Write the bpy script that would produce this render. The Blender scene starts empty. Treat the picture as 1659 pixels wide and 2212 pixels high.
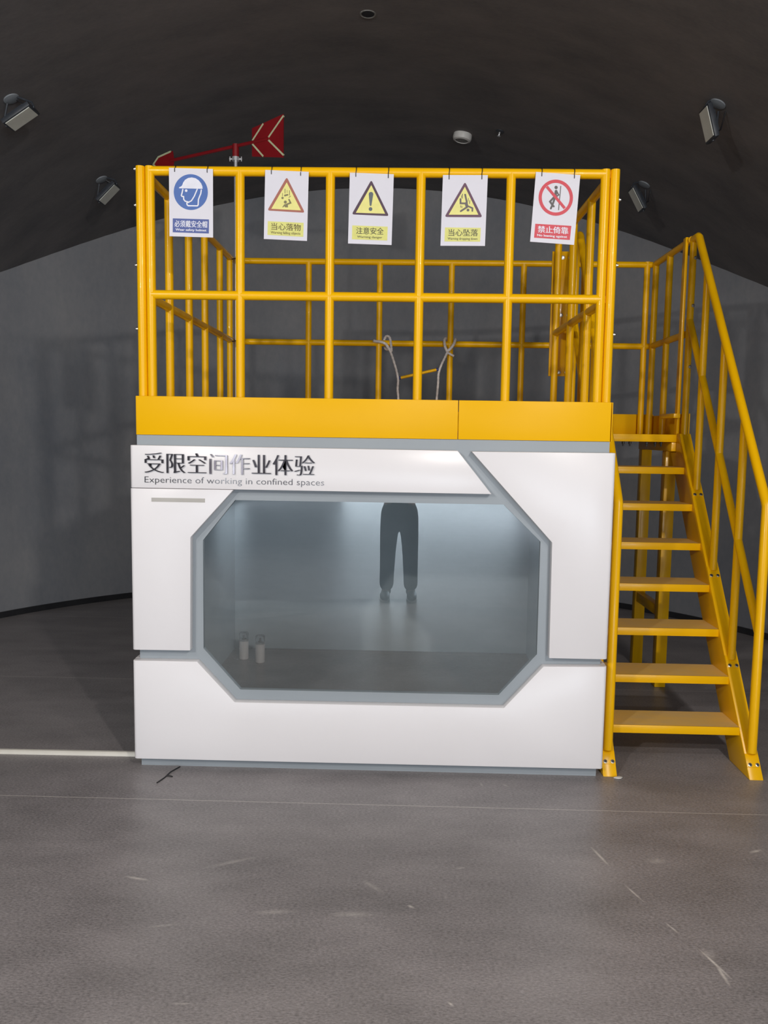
import bpy, bmesh, math, random
from mathutils import Vector, Matrix

random.seed(7)
SC = bpy.context.scene
COL = SC.collection

# ------------------------------------------------------------------ camera
F_PX, IMG_W, IMG_H = 1754.5, 1659.0, 2212.0
cam_d = bpy.data.cameras.new('camera')
cam = bpy.data.objects.new('camera', cam_d)
COL.objects.link(cam)
cam_d.sensor_fit = 'VERTICAL'
cam_d.sensor_height = 24.0
cam_d.lens = F_PX / IMG_H * 24.0
cam_d.clip_start = 0.02
YAW, PITCH, ROLL = -0.0236, -0.098, 0.0149
cy, sy, cp, sp = math.cos(YAW), math.sin(YAW), math.cos(PITCH), math.sin(PITCH)
fwd = Vector((sy * cp, cy * cp, sp))
rgt = Vector((cy, -sy, 0))
upv = rgt.cross(fwd)
cr, sr = math.cos(ROLL), math.sin(ROLL)
r2 = cr * rgt + sr * upv
u2 = -sr * rgt + cr * upv
m = Matrix((r2, u2, -fwd)).transposed().to_4x4()
m.translation = Vector((1.2087, -3.6577, 1.5739))
cam.matrix_world = m
SC.camera = cam

# ------------------------------------------------------------------ world, exposure, large lights
SC.view_settings.view_transform = 'Standard'
SC.view_settings.look = 'None'
SC.view_settings.exposure = 0.0
SC.view_settings.gamma = 1.0
SC.view_settings.use_curve_mapping = False
SC.cycles.use_denoising = True
SC.cycles.max_bounces = 8
SC.cycles.glossy_bounces = 5
SC.cycles.transparent_max_bounces = 12
SC.cycles.sample_clamp_indirect = 4.0
SC.cycles.blur_glossy = 0.5

wd = bpy.data.worlds.new('overcast_sky')
SC.world = wd
wd.use_nodes = True
wd.node_tree.nodes['Background'].inputs['Color'].default_value = (0.62, 0.72, 0.85, 1)
wd.node_tree.nodes['Background'].inputs['Strength'].default_value = 1.0

FLOOD_POWER = 84.0
FLOOD_NEAR = 19.0
DAY_POWER = 300.0
SIDE_POWER = 150.0
ROOM_L, ROOM_R, ROOM_F = -2.617, 4.487, -16.0      # side walls and the far entrance wall
VX, VR, VZ = 0.93, 4.45, -0.5                      # barrel vault axis, radius, height
WCX, WCY, WR = 0.9347, 1.004, 3.552                # curved end wall

day_d = bpy.data.lights.new('entrance_daylight', 'AREA')
day_d.shape = 'RECTANGLE'
day_d.size, day_d.size_y = 4.2, 2.2
day_d.energy = DAY_POWER
day_d.color = (0.86, 0.93, 1.0)
day = bpy.data.objects.new('entrance_daylight', day_d)
COL.objects.link(day)
day.location = (1.85, ROOM_F + 0.12, 1.2)
day.rotation_euler = (math.radians(-90), 0, math.radians(180))
for nm, xw, yw, ln, rz, pw in (('left_daylight', ROOM_L + 0.03, -14.1, 3.0, 90, 0.8), ('right_floor_fill', ROOM_R - 0.03, -10.6, 5.2, -90, 3.2)):
    side_d = bpy.data.lights.new(nm, 'AREA')                   # left: daylight through its window; right: made-up fill that brightens the far-left floor
    side_d.shape = 'RECTANGLE'
    side_d.size, side_d.size_y = ln, 1.5
    side_d.energy = SIDE_POWER * pw
    side_d.color = (0.82, 0.91, 1.0)
    side = bpy.data.objects.new(nm, side_d)
    COL.objects.link(side)
    side.location = (xw, yw, 1.15)
    side.rotation_euler = (math.radians(-90), 0, math.radians(rz))


def vault_z(x, r=VR):
    return VZ + math.sqrt(max(r * r - (x - VX) ** 2, 0.0))


# ------------------------------------------------------------------ materials
def mat(name, col, rough=0.5, metal=0.0, spec=0.5, coat=0.0, trans=0.0, ior=None, emit=None):
    mt = bpy.data.materials.new(name)
    mt.use_nodes = True
    b = mt.node_tree.nodes['Principled BSDF']
    b.inputs['Base Color'].default_value = (*col, 1)
    b.inputs['Roughness'].default_value = rough
    b.inputs['Metallic'].default_value = metal
    b.inputs['Specular IOR Level'].default_value = spec
    b.inputs['Coat Weight'].default_value = coat
    b.inputs['Transmission Weight'].default_value = trans
    if ior:
        b.inputs['IOR'].default_value = ior
    if emit:
        b.inputs['Emission Color'].default_value = (*emit[0], 1)
        b.inputs['Emission Strength'].default_value = emit[1]
    return mt


def nd(mt, t, **kw):
    n = mt.node_tree.nodes.new(t)
    for k, v in kw.items():
        if k.startswith('i_'):
            n.inputs[k[2:].replace('_', ' ')].default_value = v
        else:
            setattr(n, k, v)
    return n


def lk(mt, a, b):
    mt.node_tree.links.new(a, b)


def noise_tint(mt, lo, hi, scale=(1, 1, 1), ns=3.0, detail=6, rough=None, bump=0.0, fine=0.0, fscale=18):
    """Base colour between lo and hi after a stretched noise; optional roughness range and bump."""
    b = mt.node_tree.nodes['Principled BSDF']
    tc = nd(mt, 'ShaderNodeTexCoord')
    mp = nd(mt, 'ShaderNodeMapping')
    mp.inputs['Scale'].default_value = scale
    lk(mt, tc.outputs['Object'], mp.inputs['Vector'])
    nz = nd(mt, 'ShaderNodeTexNoise', i_Scale=ns, i_Detail=detail, i_Roughness=0.6)
    lk(mt, mp.outputs['Vector'], nz.inputs['Vector'])
    fac = nz.outputs['Fac']
    if fine > 0:
        n2 = nd(mt, 'ShaderNodeTexNoise', i_Scale=ns * fscale, i_Detail=3, i_Roughness=0.7)
        lk(mt, mp.outputs['Vector'], n2.inputs['Vector'])
        mx = nd(mt, 'ShaderNodeMix')
        mx.inputs[0].default_value = fine
        lk(mt, nz.outputs['Fac'], mx.inputs[2])
        lk(mt, n2.outputs['Fac'], mx.inputs[3])
        fac = mx.outputs[0]
    rp = nd(mt, 'ShaderNodeValToRGB')
    rp.color_ramp.elements[0].position = 0.30
    rp.color_ramp.elements[0].color = (*lo, 1)
    rp.color_ramp.elements[1].position = 0.70
    rp.color_ramp.elements[1].color = (*hi, 1)
    lk(mt, fac, rp.inputs['Fac'])
    lk(mt, rp.outputs['Color'], b.inputs['Base Color'])
    if rough:
        mr = nd(mt, 'ShaderNodeMapRange')
        mr.inputs['To Min'].default_value = rough[0]
        mr.inputs['To Max'].default_value = rough[1]
        lk(mt, fac, mr.inputs['Value'])
        lk(mt, mr.outputs['Result'], b.inputs['Roughness'])
    if bump > 0:
        bp = nd(mt, 'ShaderNodeBump', i_Strength=bump, i_Distance=0.002)
        lk(mt, fac, bp.inputs['Height'])
        lk(mt, bp.outputs['Normal'], b.inputs['Normal'])
    return rp


M = {}
M['yellow'] = mat('yellow_paint', (0.87, 0.47, 0.0), 0.28, spec=0.28, coat=0.05)
noise_tint(M['yellow'], (0.85, 0.45, 0.0), (0.92, 0.50, 0.002), (1, 1, 1), 2.0, 2)
M['yellow_sheet'] = mat('yellow_sheet_paint', (0.88, 0.48, 0.0), 0.42, spec=0.15)
noise_tint(M['yellow_sheet'], (0.86, 0.46, 0.0), (0.91, 0.49, 0.002), (1, 1, 1), 1.5, 2, bump=0.02)
M['tread'] = mat('dusty_yellow_tread', (0.55, 0.33, 0.05), 0.6)
noise_tint(M['tread'], (0.85, 0.52, 0.09), (0.70, 0.48, 0.20), (2, 4, 1), 3.0, 5, rough=(0.45, 0.75), fine=0.3)
M['white'] = mat('white_acrylic', (0.80, 0.775, 0.785), 0.28, spec=0.4)
noise_tint(M['white'], (0.79, 0.765, 0.775), (0.81, 0.785, 0.795), (1, 1, 1), 1.5, 2, rough=(0.25, 0.33))
M['frame'] = mat('grey_frame_paint', (0.40, 0.45, 0.475), 0.45)
noise_tint(M['frame'], (0.285, 0.318, 0.345), (0.31, 0.343, 0.37), (1, 1, 1), 2.0, 2)
M['inner'] = mat('booth_lining', (0.42, 0.47, 0.50), 0.55)
noise_tint(M['inner'], (0.46, 0.53, 0.57), (0.56, 0.63, 0.67), (1, 1, 2), 1.5, 5, fine=0.2)
M['inner_floor'] = mat('booth_floor', (0.20, 0.185, 0.18), 0.25)
noise_tint(M['inner_floor'], (0.23, 0.205, 0.190), (0.33, 0.295, 0.275), (1, 1, 1), 2.5, 5, rough=(0.18, 0.32), fine=0.3)
M['chrome'] = mat('polished_steel', (0.55, 0.53, 0.54), 0.10, metal=1.0)
noise_tint(M['chrome'], (0.50, 0.48, 0.49), (0.60, 0.58, 0.59), (1, 1, 1), 8.0, 2)
M['letter'] = mat('dark_mirror_letters', (0.10, 0.085, 0.09), 0.07, metal=1.0)
noise_tint(M['letter'], (0.075, 0.06, 0.065), (0.15, 0.135, 0.14), (1, 1, 1), 9.0, 2)
M['letter_grey'] = mat('grey_steel_letters', (0.16, 0.15, 0.15), 0.15, metal=1.0)
noise_tint(M['letter_grey'], (0.12, 0.11, 0.11), (0.22, 0.21, 0.21), (1, 1, 1), 9.0, 2)
M['steel'] = mat('brushed_steel', (0.62, 0.63, 0.65), 0.30, metal=0.6)
noise_tint(M['steel'], (0.66, 0.67, 0.69), (0.76, 0.77, 0.79), (40, 40, 1), 2.0, 2)
M['bolt'] = mat('zinc_bolt', (0.55, 0.53, 0.50), 0.35, metal=1.0)
noise_tint(M['bolt'], (0.5, 0.48, 0.45), (0.62, 0.6, 0.57), (1, 1, 1), 60.0, 2)
M['bolt_dark'] = mat('dark_socket', (0.02, 0.02, 0.02), 0.5)
noise_tint(M['bolt_dark'], (0.015, 0.015, 0.015), (0.03, 0.028, 0.026), (1, 1, 1), 60.0, 2)
M['paper'] = mat('white_pvc_sheet', (0.77, 0.755, 0.80), 0.5)
noise_tint(M['paper'], (0.67, 0.655, 0.715), (0.69, 0.675, 0.735), (1, 1, 1), 6.0, 2)
M['black'] = mat('black_plastic', (0.012, 0.011, 0.013), 0.4)
noise_tint(M['black'], (0.009, 0.008, 0.010), (0.018, 0.017, 0.019), (1, 1, 1), 30.0, 2)
M['red'] = mat('red_vane_paint', (0.23, 0.006, 0.010), 0.4)
noise_tint(M['red'], (0.21, 0.005, 0.009), (0.26, 0.008, 0.012), (1, 1, 1), 6.0, 3)
M['lumi'] = mat('pale_green_strip', (0.55, 0.58, 0.36), 0.5)
noise_tint(M['lumi'], (0.52, 0.55, 0.33), (0.60, 0.63, 0.40), (1, 1, 1), 12.0, 2)
M['rope'] = mat('off_white_rope', (0.55, 0.50, 0.47), 0.85)
noise_tint(M['rope'], (0.52, 0.48, 0.46), (0.78, 0.73, 0.70), (1, 1, 1), 45.0, 3, bump=0.6)
M['blue'] = mat('blue_tape', (0.02, 0.035, 0.16), 0.5)
noise_tint(M['blue'], (0.015, 0.03, 0.14), (0.03, 0.045, 0.20), (1, 1, 1), 30.0, 2)
M['lamp_body'] = mat('floodlight_housing', (0.035, 0.04, 0.05), 0.45)
noise_tint(M['lamp_body'], (0.028, 0.033, 0.042), (0.045, 0.05, 0.06), (1, 1, 1), 20.0, 2)
M['lamp_glass'] = mat('floodlight_lens', (0.6, 0.61, 0.55), 0.35)
noise_tint(M['lamp_glass'], (0.62, 0.63, 0.56), (0.70, 0.71, 0.64), (1, 1, 1), 12.0, 2)
M['plate'] = mat('grey_plate', (0.24, 0.26, 0.28), 0.5)
noise_tint(M['plate'], (0.22, 0.24, 0.26), (0.27, 0.29, 0.31), (1, 1, 1), 20.0, 2)
M['lamp_on'] = mat('lit_lens', (0.8, 0.8, 0.75), 0.4, emit=((1.0, 0.95, 0.88), 4.0))
M['off_white'] = mat('off_white_plastic', (0.62, 0.61, 0.58), 0.45)
noise_tint(M['off_white'], (0.59, 0.58, 0.55), (0.65, 0.64, 0.61), (1, 1, 1), 10.0, 2)
M['slot'] = mat('slot_recess', (0.45, 0.43, 0.40), 0.6)
noise_tint(M['slot'], (0.43, 0.41, 0.38), (0.47, 0.45, 0.42), (1, 1, 1), 10.0, 2)
M['grille'] = mat('detector_grille', (0.20, 0.20, 0.19), 0.6)
noise_tint(M['grille'], (0.14, 0.14, 0.13), (0.26, 0.26, 0.25), (1, 1, 1), 80.0, 2)
M['trunk'] = mat('cream_trunking', (0.70, 0.67, 0.60), 0.4)
noise_tint(M['trunk'], (0.67, 0.64, 0.57), (0.73, 0.70, 0.63), (1, 1, 1), 8.0, 2)
M['skirt'] = mat('black_skirting', (0.02, 0.02, 0.022), 0.35)
noise_tint(M['skirt'], (0.016, 0.016, 0.018), (0.028, 0.028, 0.03), (1, 1, 1), 5.0, 3)
M['can_white'] = mat('white_can', (0.80, 0.74, 0.72), 0.4)
noise_tint(M['can_white'], (0.78, 0.72, 0.70), (0.82, 0.76, 0.74), (1, 1, 1), 10.0, 2)
M['can_cap'] = mat('clear_cap', (0.75, 0.80, 0.82), 0.08, trans=0.85, ior=1.2)
M['nozzle'] = mat('grey_nozzle', (0.10, 0.10, 0.10), 0.5)
M['skin'] = mat('skin', (0.50, 0.32, 0.23), 0.55)
noise_tint(M['skin'], (0.47, 0.29, 0.21), (0.53, 0.35, 0.26), (1, 1, 1), 12.0, 3)
M['trousers'] = mat('dark_trousers', (0.020, 0.022, 0.028), 0.8)
noise_tint(M['trousers'], (0.013, 0.015, 0.019), (0.03, 0.032, 0.04), (1, 1, 1), 14.0, 4, bump=0.4)
M['shirt'] = mat('beige_shirt', (0.42, 0.34, 0.27), 0.8)
noise_tint(M['shirt'], (0.38, 0.30, 0.24), (0.47, 0.39, 0.31), (1, 1, 1), 12.0, 4, bump=0.3)
M['shoe'] = mat('dark_shoe', (0.018, 0.018, 0.02), 0.5)
noise_tint(M['shoe'], (0.012, 0.012, 0.014), (0.03, 0.03, 0.032), (1, 1, 1), 14.0, 3)
M['sole'] = mat('pale_sole', (0.35, 0.34, 0.33), 0.6)
M['hair'] = mat('black_hair', (0.012, 0.010, 0.010), 0.5)
noise_tint(M['hair'], (0.008, 0.007, 0.007), (0.02, 0.017, 0.016), (30, 30, 4), 4.0, 2)

# print inks on the hanging signs
INK = {'blue_disc': (0.045, 0.125, 0.40), 'blue_band': (0.05, 0.085, 0.30), 'white_ink': (0.74, 0.74, 0.82),
       'brown': (0.36, 0.115, 0.08), 'sign_yellow': (0.78, 0.73, 0.24), 'olive': (0.20, 0.175, 0.075),
       'olive_text': (0.13, 0.10, 0.02), 'plum': (0.07, 0.032, 0.06), 'slate': (0.105, 0.125, 0.135),
       'band_yellow': (0.68, 0.66, 0.19), 'dark_text': (0.075, 0.07, 0.03), 'plum_red': (0.115, 0.045, 0.085),
       'grey_figure': (0.125, 0.105, 0.10), 'sign_red': (0.60, 0.035, 0.06), 'figure_dark': (0.085, 0.072, 0.07)}
for k, c in INK.items():
    M[k] = mat('ink_' + k, c, 0.5)
    noise_tint(M[k], tuple(v * 0.95 for v in c), tuple(min(1, v * 1.05) for v in c), (1, 1, 1), 20.0, 2)

# walls and ceiling: grey trowelled plaster
M['wall'] = mat('grey_plaster_wall', (0.2, 0.2, 0.2), 0.6, spec=0.3)
noise_tint(M['wall'], (0.165, 0.175, 0.196), (0.268, 0.262, 0.264), (1.0, 1.0, 0.6), 1.3, 8, rough=(0.5, 0.75), bump=0.15, fine=0.25)
M['ceil'] = mat('grey_plaster_vault', (0.1, 0.1, 0.1), 0.7, spec=0.2)
noise_tint(M['ceil'], (0.108, 0.106, 0.110), (0.200, 0.186, 0.182), (1.0, 2.2, 1.0), 1.6, 8, rough=(0.6, 0.8), bump=0.15, fine=0.25)
M['outer'] = mat('entrance_wall_plaster', (0.35, 0.35, 0.36), 0.7)
noise_tint(M['outer'], (0.32, 0.32, 0.33), (0.38, 0.38, 0.39), (1, 1, 1), 1.5, 4)

# floor: grey stone-look tiles with pale joints and scuffs
fl = mat('grey_stone_floor', (0.25, 0.24, 0.24), 0.4, spec=0.45)
M['floor'] = fl
ramp = noise_tint(fl, (0.105, 0.098, 0.099), (0.385, 0.357, 0.361), (0.9, 2.0, 1.0), 2.2, 9, rough=(0.30, 0.46), bump=0.14, fine=0.64, fscale=42)
b = fl.node_tree.nodes['Principled BSDF']
tcf = nd(fl, 'ShaderNodeTexCoord')
sep = nd(fl, 'ShaderNodeSeparateXYZ')
lk(fl, tcf.outputs['Object'], sep.inputs[0])


def mth(op, a, bb=None, clamp=False):
    n = nd(fl, 'ShaderNodeMath', operation=op)
    n.use_clamp = clamp
    for i, v in enumerate((a, bb)):
        if v is None:
            continue
        if isinstance(v, (int, float)):
            n.inputs[i].default_value = v
        else:
            lk(fl, v, n.inputs[i])
    return n.outputs[0]


# joints every 1.65 m along the room (first one 0.35 m in front of the booth)
yy = mth('ADD', sep.outputs['Y'], 0.352 + 1.655 * 20)
dist = mth('ABSOLUTE', mth('SUBTRACT', mth('FRACT', mth('DIVIDE', mth('ADD', yy, 0.8275), 1.655)), 0.5))
joint = mth('LESS_THAN', mth('MULTIPLY', dist, 1.655), 0.0026)
fac_all = mth('MULTIPLY', joint, 0.55)
SCUFFS = [(1.97, -0.726, -1.317, 0.068, 0.0063), (2.03, -0.97, -1.23, 0.053, 0.0048), (2.097, -1.165, -1.153, 0.032, 0.0046),
          (2.167, -1.335, -1.246, 0.074, 0.0055), (2.172, -1.385, -1.535, 0.051, 0.0065), (2.579, -0.658, 0.412, 0.029, 0.0081),
          (0.297, -0.964, -0.23, 0.048, 0.0072), (0.468, -1.231, 0.255, 0.053, 0.0055), (0.812, -1.14, 0.118, 0.075, 0.0133),
          (1.364, -1.547, -0.844, 0.012, 0.0049), (1.257, -1.088, -0.649, 0.014, 0.0067), (1.69, -0.127, -0.953, 0.02, 0.0087),
          (1.583, -0.126, -1.406, 0.024, 0.0072), (2.177, -0.75, 0.226, 0.038, 0.0204), (1.44, -0.837, 0.395, 0.019, 0.0072),
          (0.627, -1.579, 0.045, 0.039, 0.004), (2.164, -1.296, 1.712, 0.028, 0.0244), (1.125, -0.973, -0.778, 0.059, 0.0115),
          (0.604, -0.84, 0.453, 0.103, 0.0122), (1.063, -1.141, 0.049, 0.076, 0.0154)]
STRONG = {0: .8, 1: .7, 2: .6, 3: .9, 4: .8, 5: .8, 6: .7, 9: .7, 10: .7}
snz = nd(fl, 'ShaderNodeTexNoise', i_Scale=60.0, i_Detail=3)
lk(fl, tcf.outputs['Object'], snz.inputs['Vector'])
snv = mth('ADD', snz.outputs['Fac'], 0.25)
for i, (sx, sy_, ang, hl, hw) in enumerate(SCUFFS):
    mp = nd(fl, 'ShaderNodeMapping', vector_type='TEXTURE')
    mp.inputs['Location'].default_value = (sx, sy_, 0)
    mp.inputs['Rotation'].default_value = (0, 0, ang)
    mp.inputs['Scale'].default_value = (hl * 1.15, hw * 1.2, 1)
    lk(fl, tcf.outputs['Object'], mp.inputs['Vector'])
    g = nd(fl, 'ShaderNodeTexGradient', gradient_type='SPHERICAL')
    lk(fl, mp.outputs['Vector'], g.inputs['Vector'])
    v = mth('MULTIPLY', mth('MULTIPLY', g.outputs['Fac'], snv), STRONG.get(i, 0.28) * 1.5, True)
    fac_all = mth('MAXIMUM', fac_all, v)
mxf = nd(fl, 'ShaderNodeMix', data_type='RGBA')
lk(fl, fac_all, mxf.inputs[0])
lk(fl, ramp.outputs['Color'], mxf.inputs[6])
mxf.inputs[7].default_value = (0.62, 0.58, 0.54, 1)
lk(fl, mxf.outputs[2], b.inputs['Base Color'])

# booth window: reflective film glass
gl = bpy.data.materials.new('reflective_window_glass')
gl.use_nodes = True
gl.node_tree.nodes.clear()
go = nd(gl, 'ShaderNodeOutputMaterial')
gm = nd(gl, 'ShaderNodeMixShader')
gt = nd(gl, 'ShaderNodeBsdfTransparent')
gt.inputs['Color'].default_value = (0.97, 0.98, 0.98, 1)
gg = nd(gl, 'ShaderNodeBsdfGlossy', i_Roughness=0.0)
gg.inputs['Color'].default_value = (0.88, 0.97, 1.0, 1)
gf = nd(gl, 'ShaderNodeFresnel', i_IOR=2.75)
gb = nd(gl, 'ShaderNodeNewGeometry')
gi = nd(gl, 'ShaderNodeMath', operation='SUBTRACT')
gi.inputs[0].default_value = 1.0
lk(gl, gb.outputs['Backfacing'], gi.inputs[1])
gk = nd(gl, 'ShaderNodeMath', operation='MULTIPLY')
lk(gl, gf.outputs[0], gk.inputs[0])
lk(gl, gi.outputs[0], gk.inputs[1])
lk(gl, gk.outputs[0], gm.inputs[0])
lk(gl, gt.outputs[0], gm.inputs[1])
lk(gl, gg.outputs[0], gm.inputs[2])
lk(gl, gm.outputs[0], go.inputs['Surface'])
M['glass'] = gl


# ------------------------------------------------------------------ mesh helpers
def world_loc(o):
    v = Vector((0, 0, 0))
    while o is not None:
        v = v + o.location
        o = o.parent
    return v


class MB:
    def __init__(self):
        self.bm = bmesh.new()

    def box(self, x0, y0, z0, x1, y1, z1, mtx=None):
        c = [(x, y, z) for x in (x0, x1) for y in (y0, y1) for z in (z0, z1)]
        vs = [self.bm.verts.new(mtx @ Vector(p) if mtx else p) for p in c]
        for f in ((0, 1, 3, 2), (4, 6, 7, 5), (0, 4, 5, 1), (2, 3, 7, 6), (0, 2, 6, 4), (1, 5, 7, 3)):
            self.bm.faces.new([vs[i] for i in f])
        return vs

    def tube(self, pts, r, seg=14, cap=True):
        pts = [Vector(p) for p in pts]
        rs = r if isinstance(r, (list, tuple)) else [r] * len(pts)
        n = len(pts)
        dirs = []
        for i in range(n):
            a = (pts[i] - pts[i - 1]).normalized() if i > 0 else None
            c = (pts[i + 1] - pts[i]).normalized() if i < n - 1 else None
            if a is None:
                d, k = c, 1.0
            elif c is None:
                d, k = a, 1.0
            else:
                d = (a + c).normalized()
                k = 1.0 / max(0.35, d.dot(a))
            dirs.append((d, k, (a or c)))
        ref = Vector((0, 0, 1)) if abs(dirs[0][0].z) < 0.9 else Vector((1, 0, 0))
        rings = []
        x = dirs[0][0].cross(ref).normalized()
        for i in range(n):
            d, k, a = dirs[i]
            x = (x - d * x.dot(d)).normalized()
            y = d.cross(x)
            bend = None
            if k > 1.001:
                c = (pts[i + 1] - pts[i]).normalized()
                bend = (c - a)
                bend = (bend - d * bend.dot(d)).normalized()
            ring = []
            for s in range(seg):
                t = 2 * math.pi * s / seg
                o = (x * math.cos(t) + y * math.sin(t)) * rs[i]
                if bend is not None:
                    o = o + bend * (o.dot(bend)) * (k - 1)
                ring.append(self.bm.verts.new(pts[i] + o))
            rings.append(ring)
        for i in range(n - 1):
            for s in range(seg):
                self.bm.faces.new((rings[i][s], rings[i][(s + 1) % seg], rings[i + 1][(s + 1) % seg], rings[i + 1][s]))
        if cap:
            self.bm.faces.new(rings[0][::-1])
            self.bm.faces.new(rings[-1])

    def ring(self, c, ax, R, r, seg=20, sides=8, a0=0.0, a1=2 * math.pi):
        ax = Vector(ax).normalized()
        ref = Vector((0, 0, 1)) if abs(ax.z) < 0.9 else Vector((1, 0, 0))
        u = ax.cross(ref).normalized()
        v = ax.cross(u)
        full = abs(a1 - a0 - 2 * math.pi) < 1e-4
        cnt = seg if full else seg + 1
        pts = [Vector(c) + (u * math.cos(a0 + (a1 - a0) * i / seg) + v * math.sin(a0 + (a1 - a0) * i / seg)) * R for i in range(cnt)]
        if full:
            pts = pts + [pts[0], ]
        self.tube(pts, r, sides, cap=not full)

    def prism(self, poly, fn, d0, d1):
        """poly: 2D points; fn(u, v, d) -> world point."""
        a = [self.bm.verts.new(fn(u, v, d0)) for u, v in poly]
        c = [self.bm.verts.new(fn(u, v, d1)) for u, v in poly]
        n = len(poly)
        self.bm.faces.new(a[::-1])
        self.bm.faces.new(c)
        for i in range(n):
            self.bm.faces.new((a[i], a[(i + 1) % n], c[(i + 1) % n], c[i]))

    def ball(self, c, r, sc=(1, 1, 1), seg=16, rings=10):
        mt = Matrix.Translation(Vector(c)) @ Matrix.Diagonal((r * sc[0], r * sc[1], r * sc[2], 1))
        bmesh.ops.create_uvsphere(self.bm, u_segments=seg, v_segments=rings, radius=1.0, matrix=mt)

    def lathe(self, prof, mtx, seg=28):
        rings = []
        for r, z in prof:
            if r < 1e-6:
                rings.append([self.bm.verts.new(mtx @ Vector((0, 0, z)))])
            else:
                rings.append([self.bm.verts.new(mtx @ Vector((r * math.cos(2 * math.pi * s / seg), r * math.sin(2 * math.pi * s / seg), z))) for s in range(seg)])
        for i in range(len(rings) - 1):
            A, B = rings[i], rings[i + 1]
            for s in range(seg):
                t = (s + 1) % seg
                if len(A) == 1 and len(B) > 1:
                    self.bm.faces.new((A[0], B[t], B[s]))
                elif len(B) == 1 and len(A) > 1:
                    self.bm.faces.new((A[s], A[t], B[0]))
                elif len(A) > 1:
                    self.bm.faces.new((A[s], A[t], B[t], B[s]))

    def build(self, name, material, parent=None, bevel=0.0, smooth=True, angle=35, bseg=2, recalc=True):
        bm = self.bm
        if recalc:
            bmesh.ops.recalc_face_normals(bm, faces=bm.faces[:])
        if bevel > 0:
            es = [e for e in bm.edges if len(e.link_faces) == 2 and e.calc_face_angle(0) > 0.6]
            bmesh.ops.bevel(bm, geom=es, offset=bevel, segments=bseg, affect='EDGES', profile=0.5, clamp_overlap=True)
        off = world_loc(parent) if parent else Vector((0, 0, 0))
        me = bpy.data.meshes.new(name)
        bmesh.ops.translate(bm, verts=bm.verts[:], vec=-off)
        bm.to_mesh(me)
        bm.free()
        if smooth and len(me.polygons):
            me.polygons.foreach_set('use_smooth', [True] * len(me.polygons))
            me.set_sharp_from_angle(angle=math.radians(angle))
        me.materials.append(M[material] if isinstance(material, str) else material)
        o = bpy.data.objects.new(name, me)
        COL.objects.link(o)
        if parent:
            o.parent = parent
        return o


def tag(o, label=None, cat=None, group=None, kind=None):
    if label: o['label'] = label
    if cat: o['category'] = cat
    if group: o['group'] = group
    if kind: o['kind'] = kind
    return o


def thing(name, loc, label, cat, group=None):
    o = bpy.data.objects.new(name, None)
    o.empty_display_size = 0.1
    o.location = loc
    COL.objects.link(o)
    return tag(o, label, cat, group)


def text_polys(body, offset=0.0, extrude=0.0, multi=(0.0,)):
    """Text outline as verts/faces normalised to its own box (0..1, 0..1); multi: x shifts in em for thick verticals."""
    cu = bpy.data.curves.new('lettering', 'FONT')
    cu.body = body
    cu.offset = offset
    cu.resolution_u = 3
    o = bpy.data.objects.new('lettering', cu)
    COL.objects.link(o)
    bpy.context.view_layer.update()
    me = bpy.data.meshes.new_from_object(o.evaluated_get(bpy.context.evaluated_depsgraph_get()))
    V, Fc = [], []
    for s in multi:
        base = len(V)
        V += [(v.co.x + s, v.co.y) for v in me.vertices]
        Fc += [tuple(base + i for i in p.vertices) for p in me.polygons]
    bpy.data.objects.remove(o)
    bpy.data.curves.remove(cu)
    bpy.data.meshes.remove(me)
    x0, x1 = min(v[0] for v in V), max(v[0] for v in V)
    y0, y1 = min(v[1] for v in V), max(v[1] for v in V)
    return [((a - x0) / (x1 - x0), (c - y0) / (y1 - y0)) for a, c in V], Fc


def text_mb(body, fn, d0, d1, offset=0.0, multi=(0.0,)):
    """fn(u, v, d): u, v in 0..1 of the text box; extruded from d0 to d1 (front)."""
    V, Fc = text_polys(body, offset, multi=multi)
    mb = MB()
    per = len(V) // len(multi)
    eps = (d1 - d0) * 0.12
    front = [mb.bm.verts.new(fn(u, v, d1 + eps * (i // per))) for i, (u, v) in enumerate(V)]
    back = [mb.bm.verts.new(fn(u, v, d0)) for u, v in V]
    edges = {}
    for f in Fc:
        if len(set(f)) < 3:
            continue
        try:
            mb.bm.faces.new([front[i] for i in f])
        except ValueError:
            continue
        for i in range(len(f)):
            e = (f[i], f[(i + 1) % len(f)])
            if (e[1], e[0]) in edges:
                edges.pop((e[1], e[0]))
            else:
                edges[e] = True
    for a, c in edges:
        try:
            mb.bm.faces.new((front[c], front[a], back[a], back[c]))
        except ValueError:
            pass
    return mb


# ------------------------------------------------------------------ setting
mb = MB()
mb.box(ROOM_L - 0.3, ROOM_F - 0.3, -0.10, ROOM_R + 0.3, WCY + WR + 0.3, 0.0)
tag(mb.build('floor', 'floor', smooth=False), kind='structure')

mb = MB()                                         # barrel vault
NS = 48
a_max = math.asin(3.85 / VR)
ys = [ROOM_F - 0.15] + [ROOM_F + (WCY + WR + 0.2 - ROOM_F) * i / 6 for i in range(1, 7)]
grid = []
for y in ys:
    row = []
    for i in range(NS + 1):
        a = -a_max + 2 * a_max * i / NS
        row.append((mb.bm.verts.new((VX + VR * math.sin(a), y, VZ + VR * math.cos(a))),
                    mb.bm.verts.new((VX + (VR + 0.12) * math.sin(a), y, VZ + (VR + 0.12) * math.cos(a)))))
    grid.append(row)
for j in range(len(ys) - 1):
    for i in range(NS):
        p, q, r_, s_ = grid[j][i], grid[j][i + 1], grid[j + 1][i + 1], grid[j + 1][i]
        mb.bm.faces.new((p[0], q[0], r_[0], s_[0]))
        mb.bm.faces.new((s_[1], r_[1], q[1], p[1]))
tag(mb.build('ceiling', 'ceil', recalc=False), kind='structure')

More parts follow.
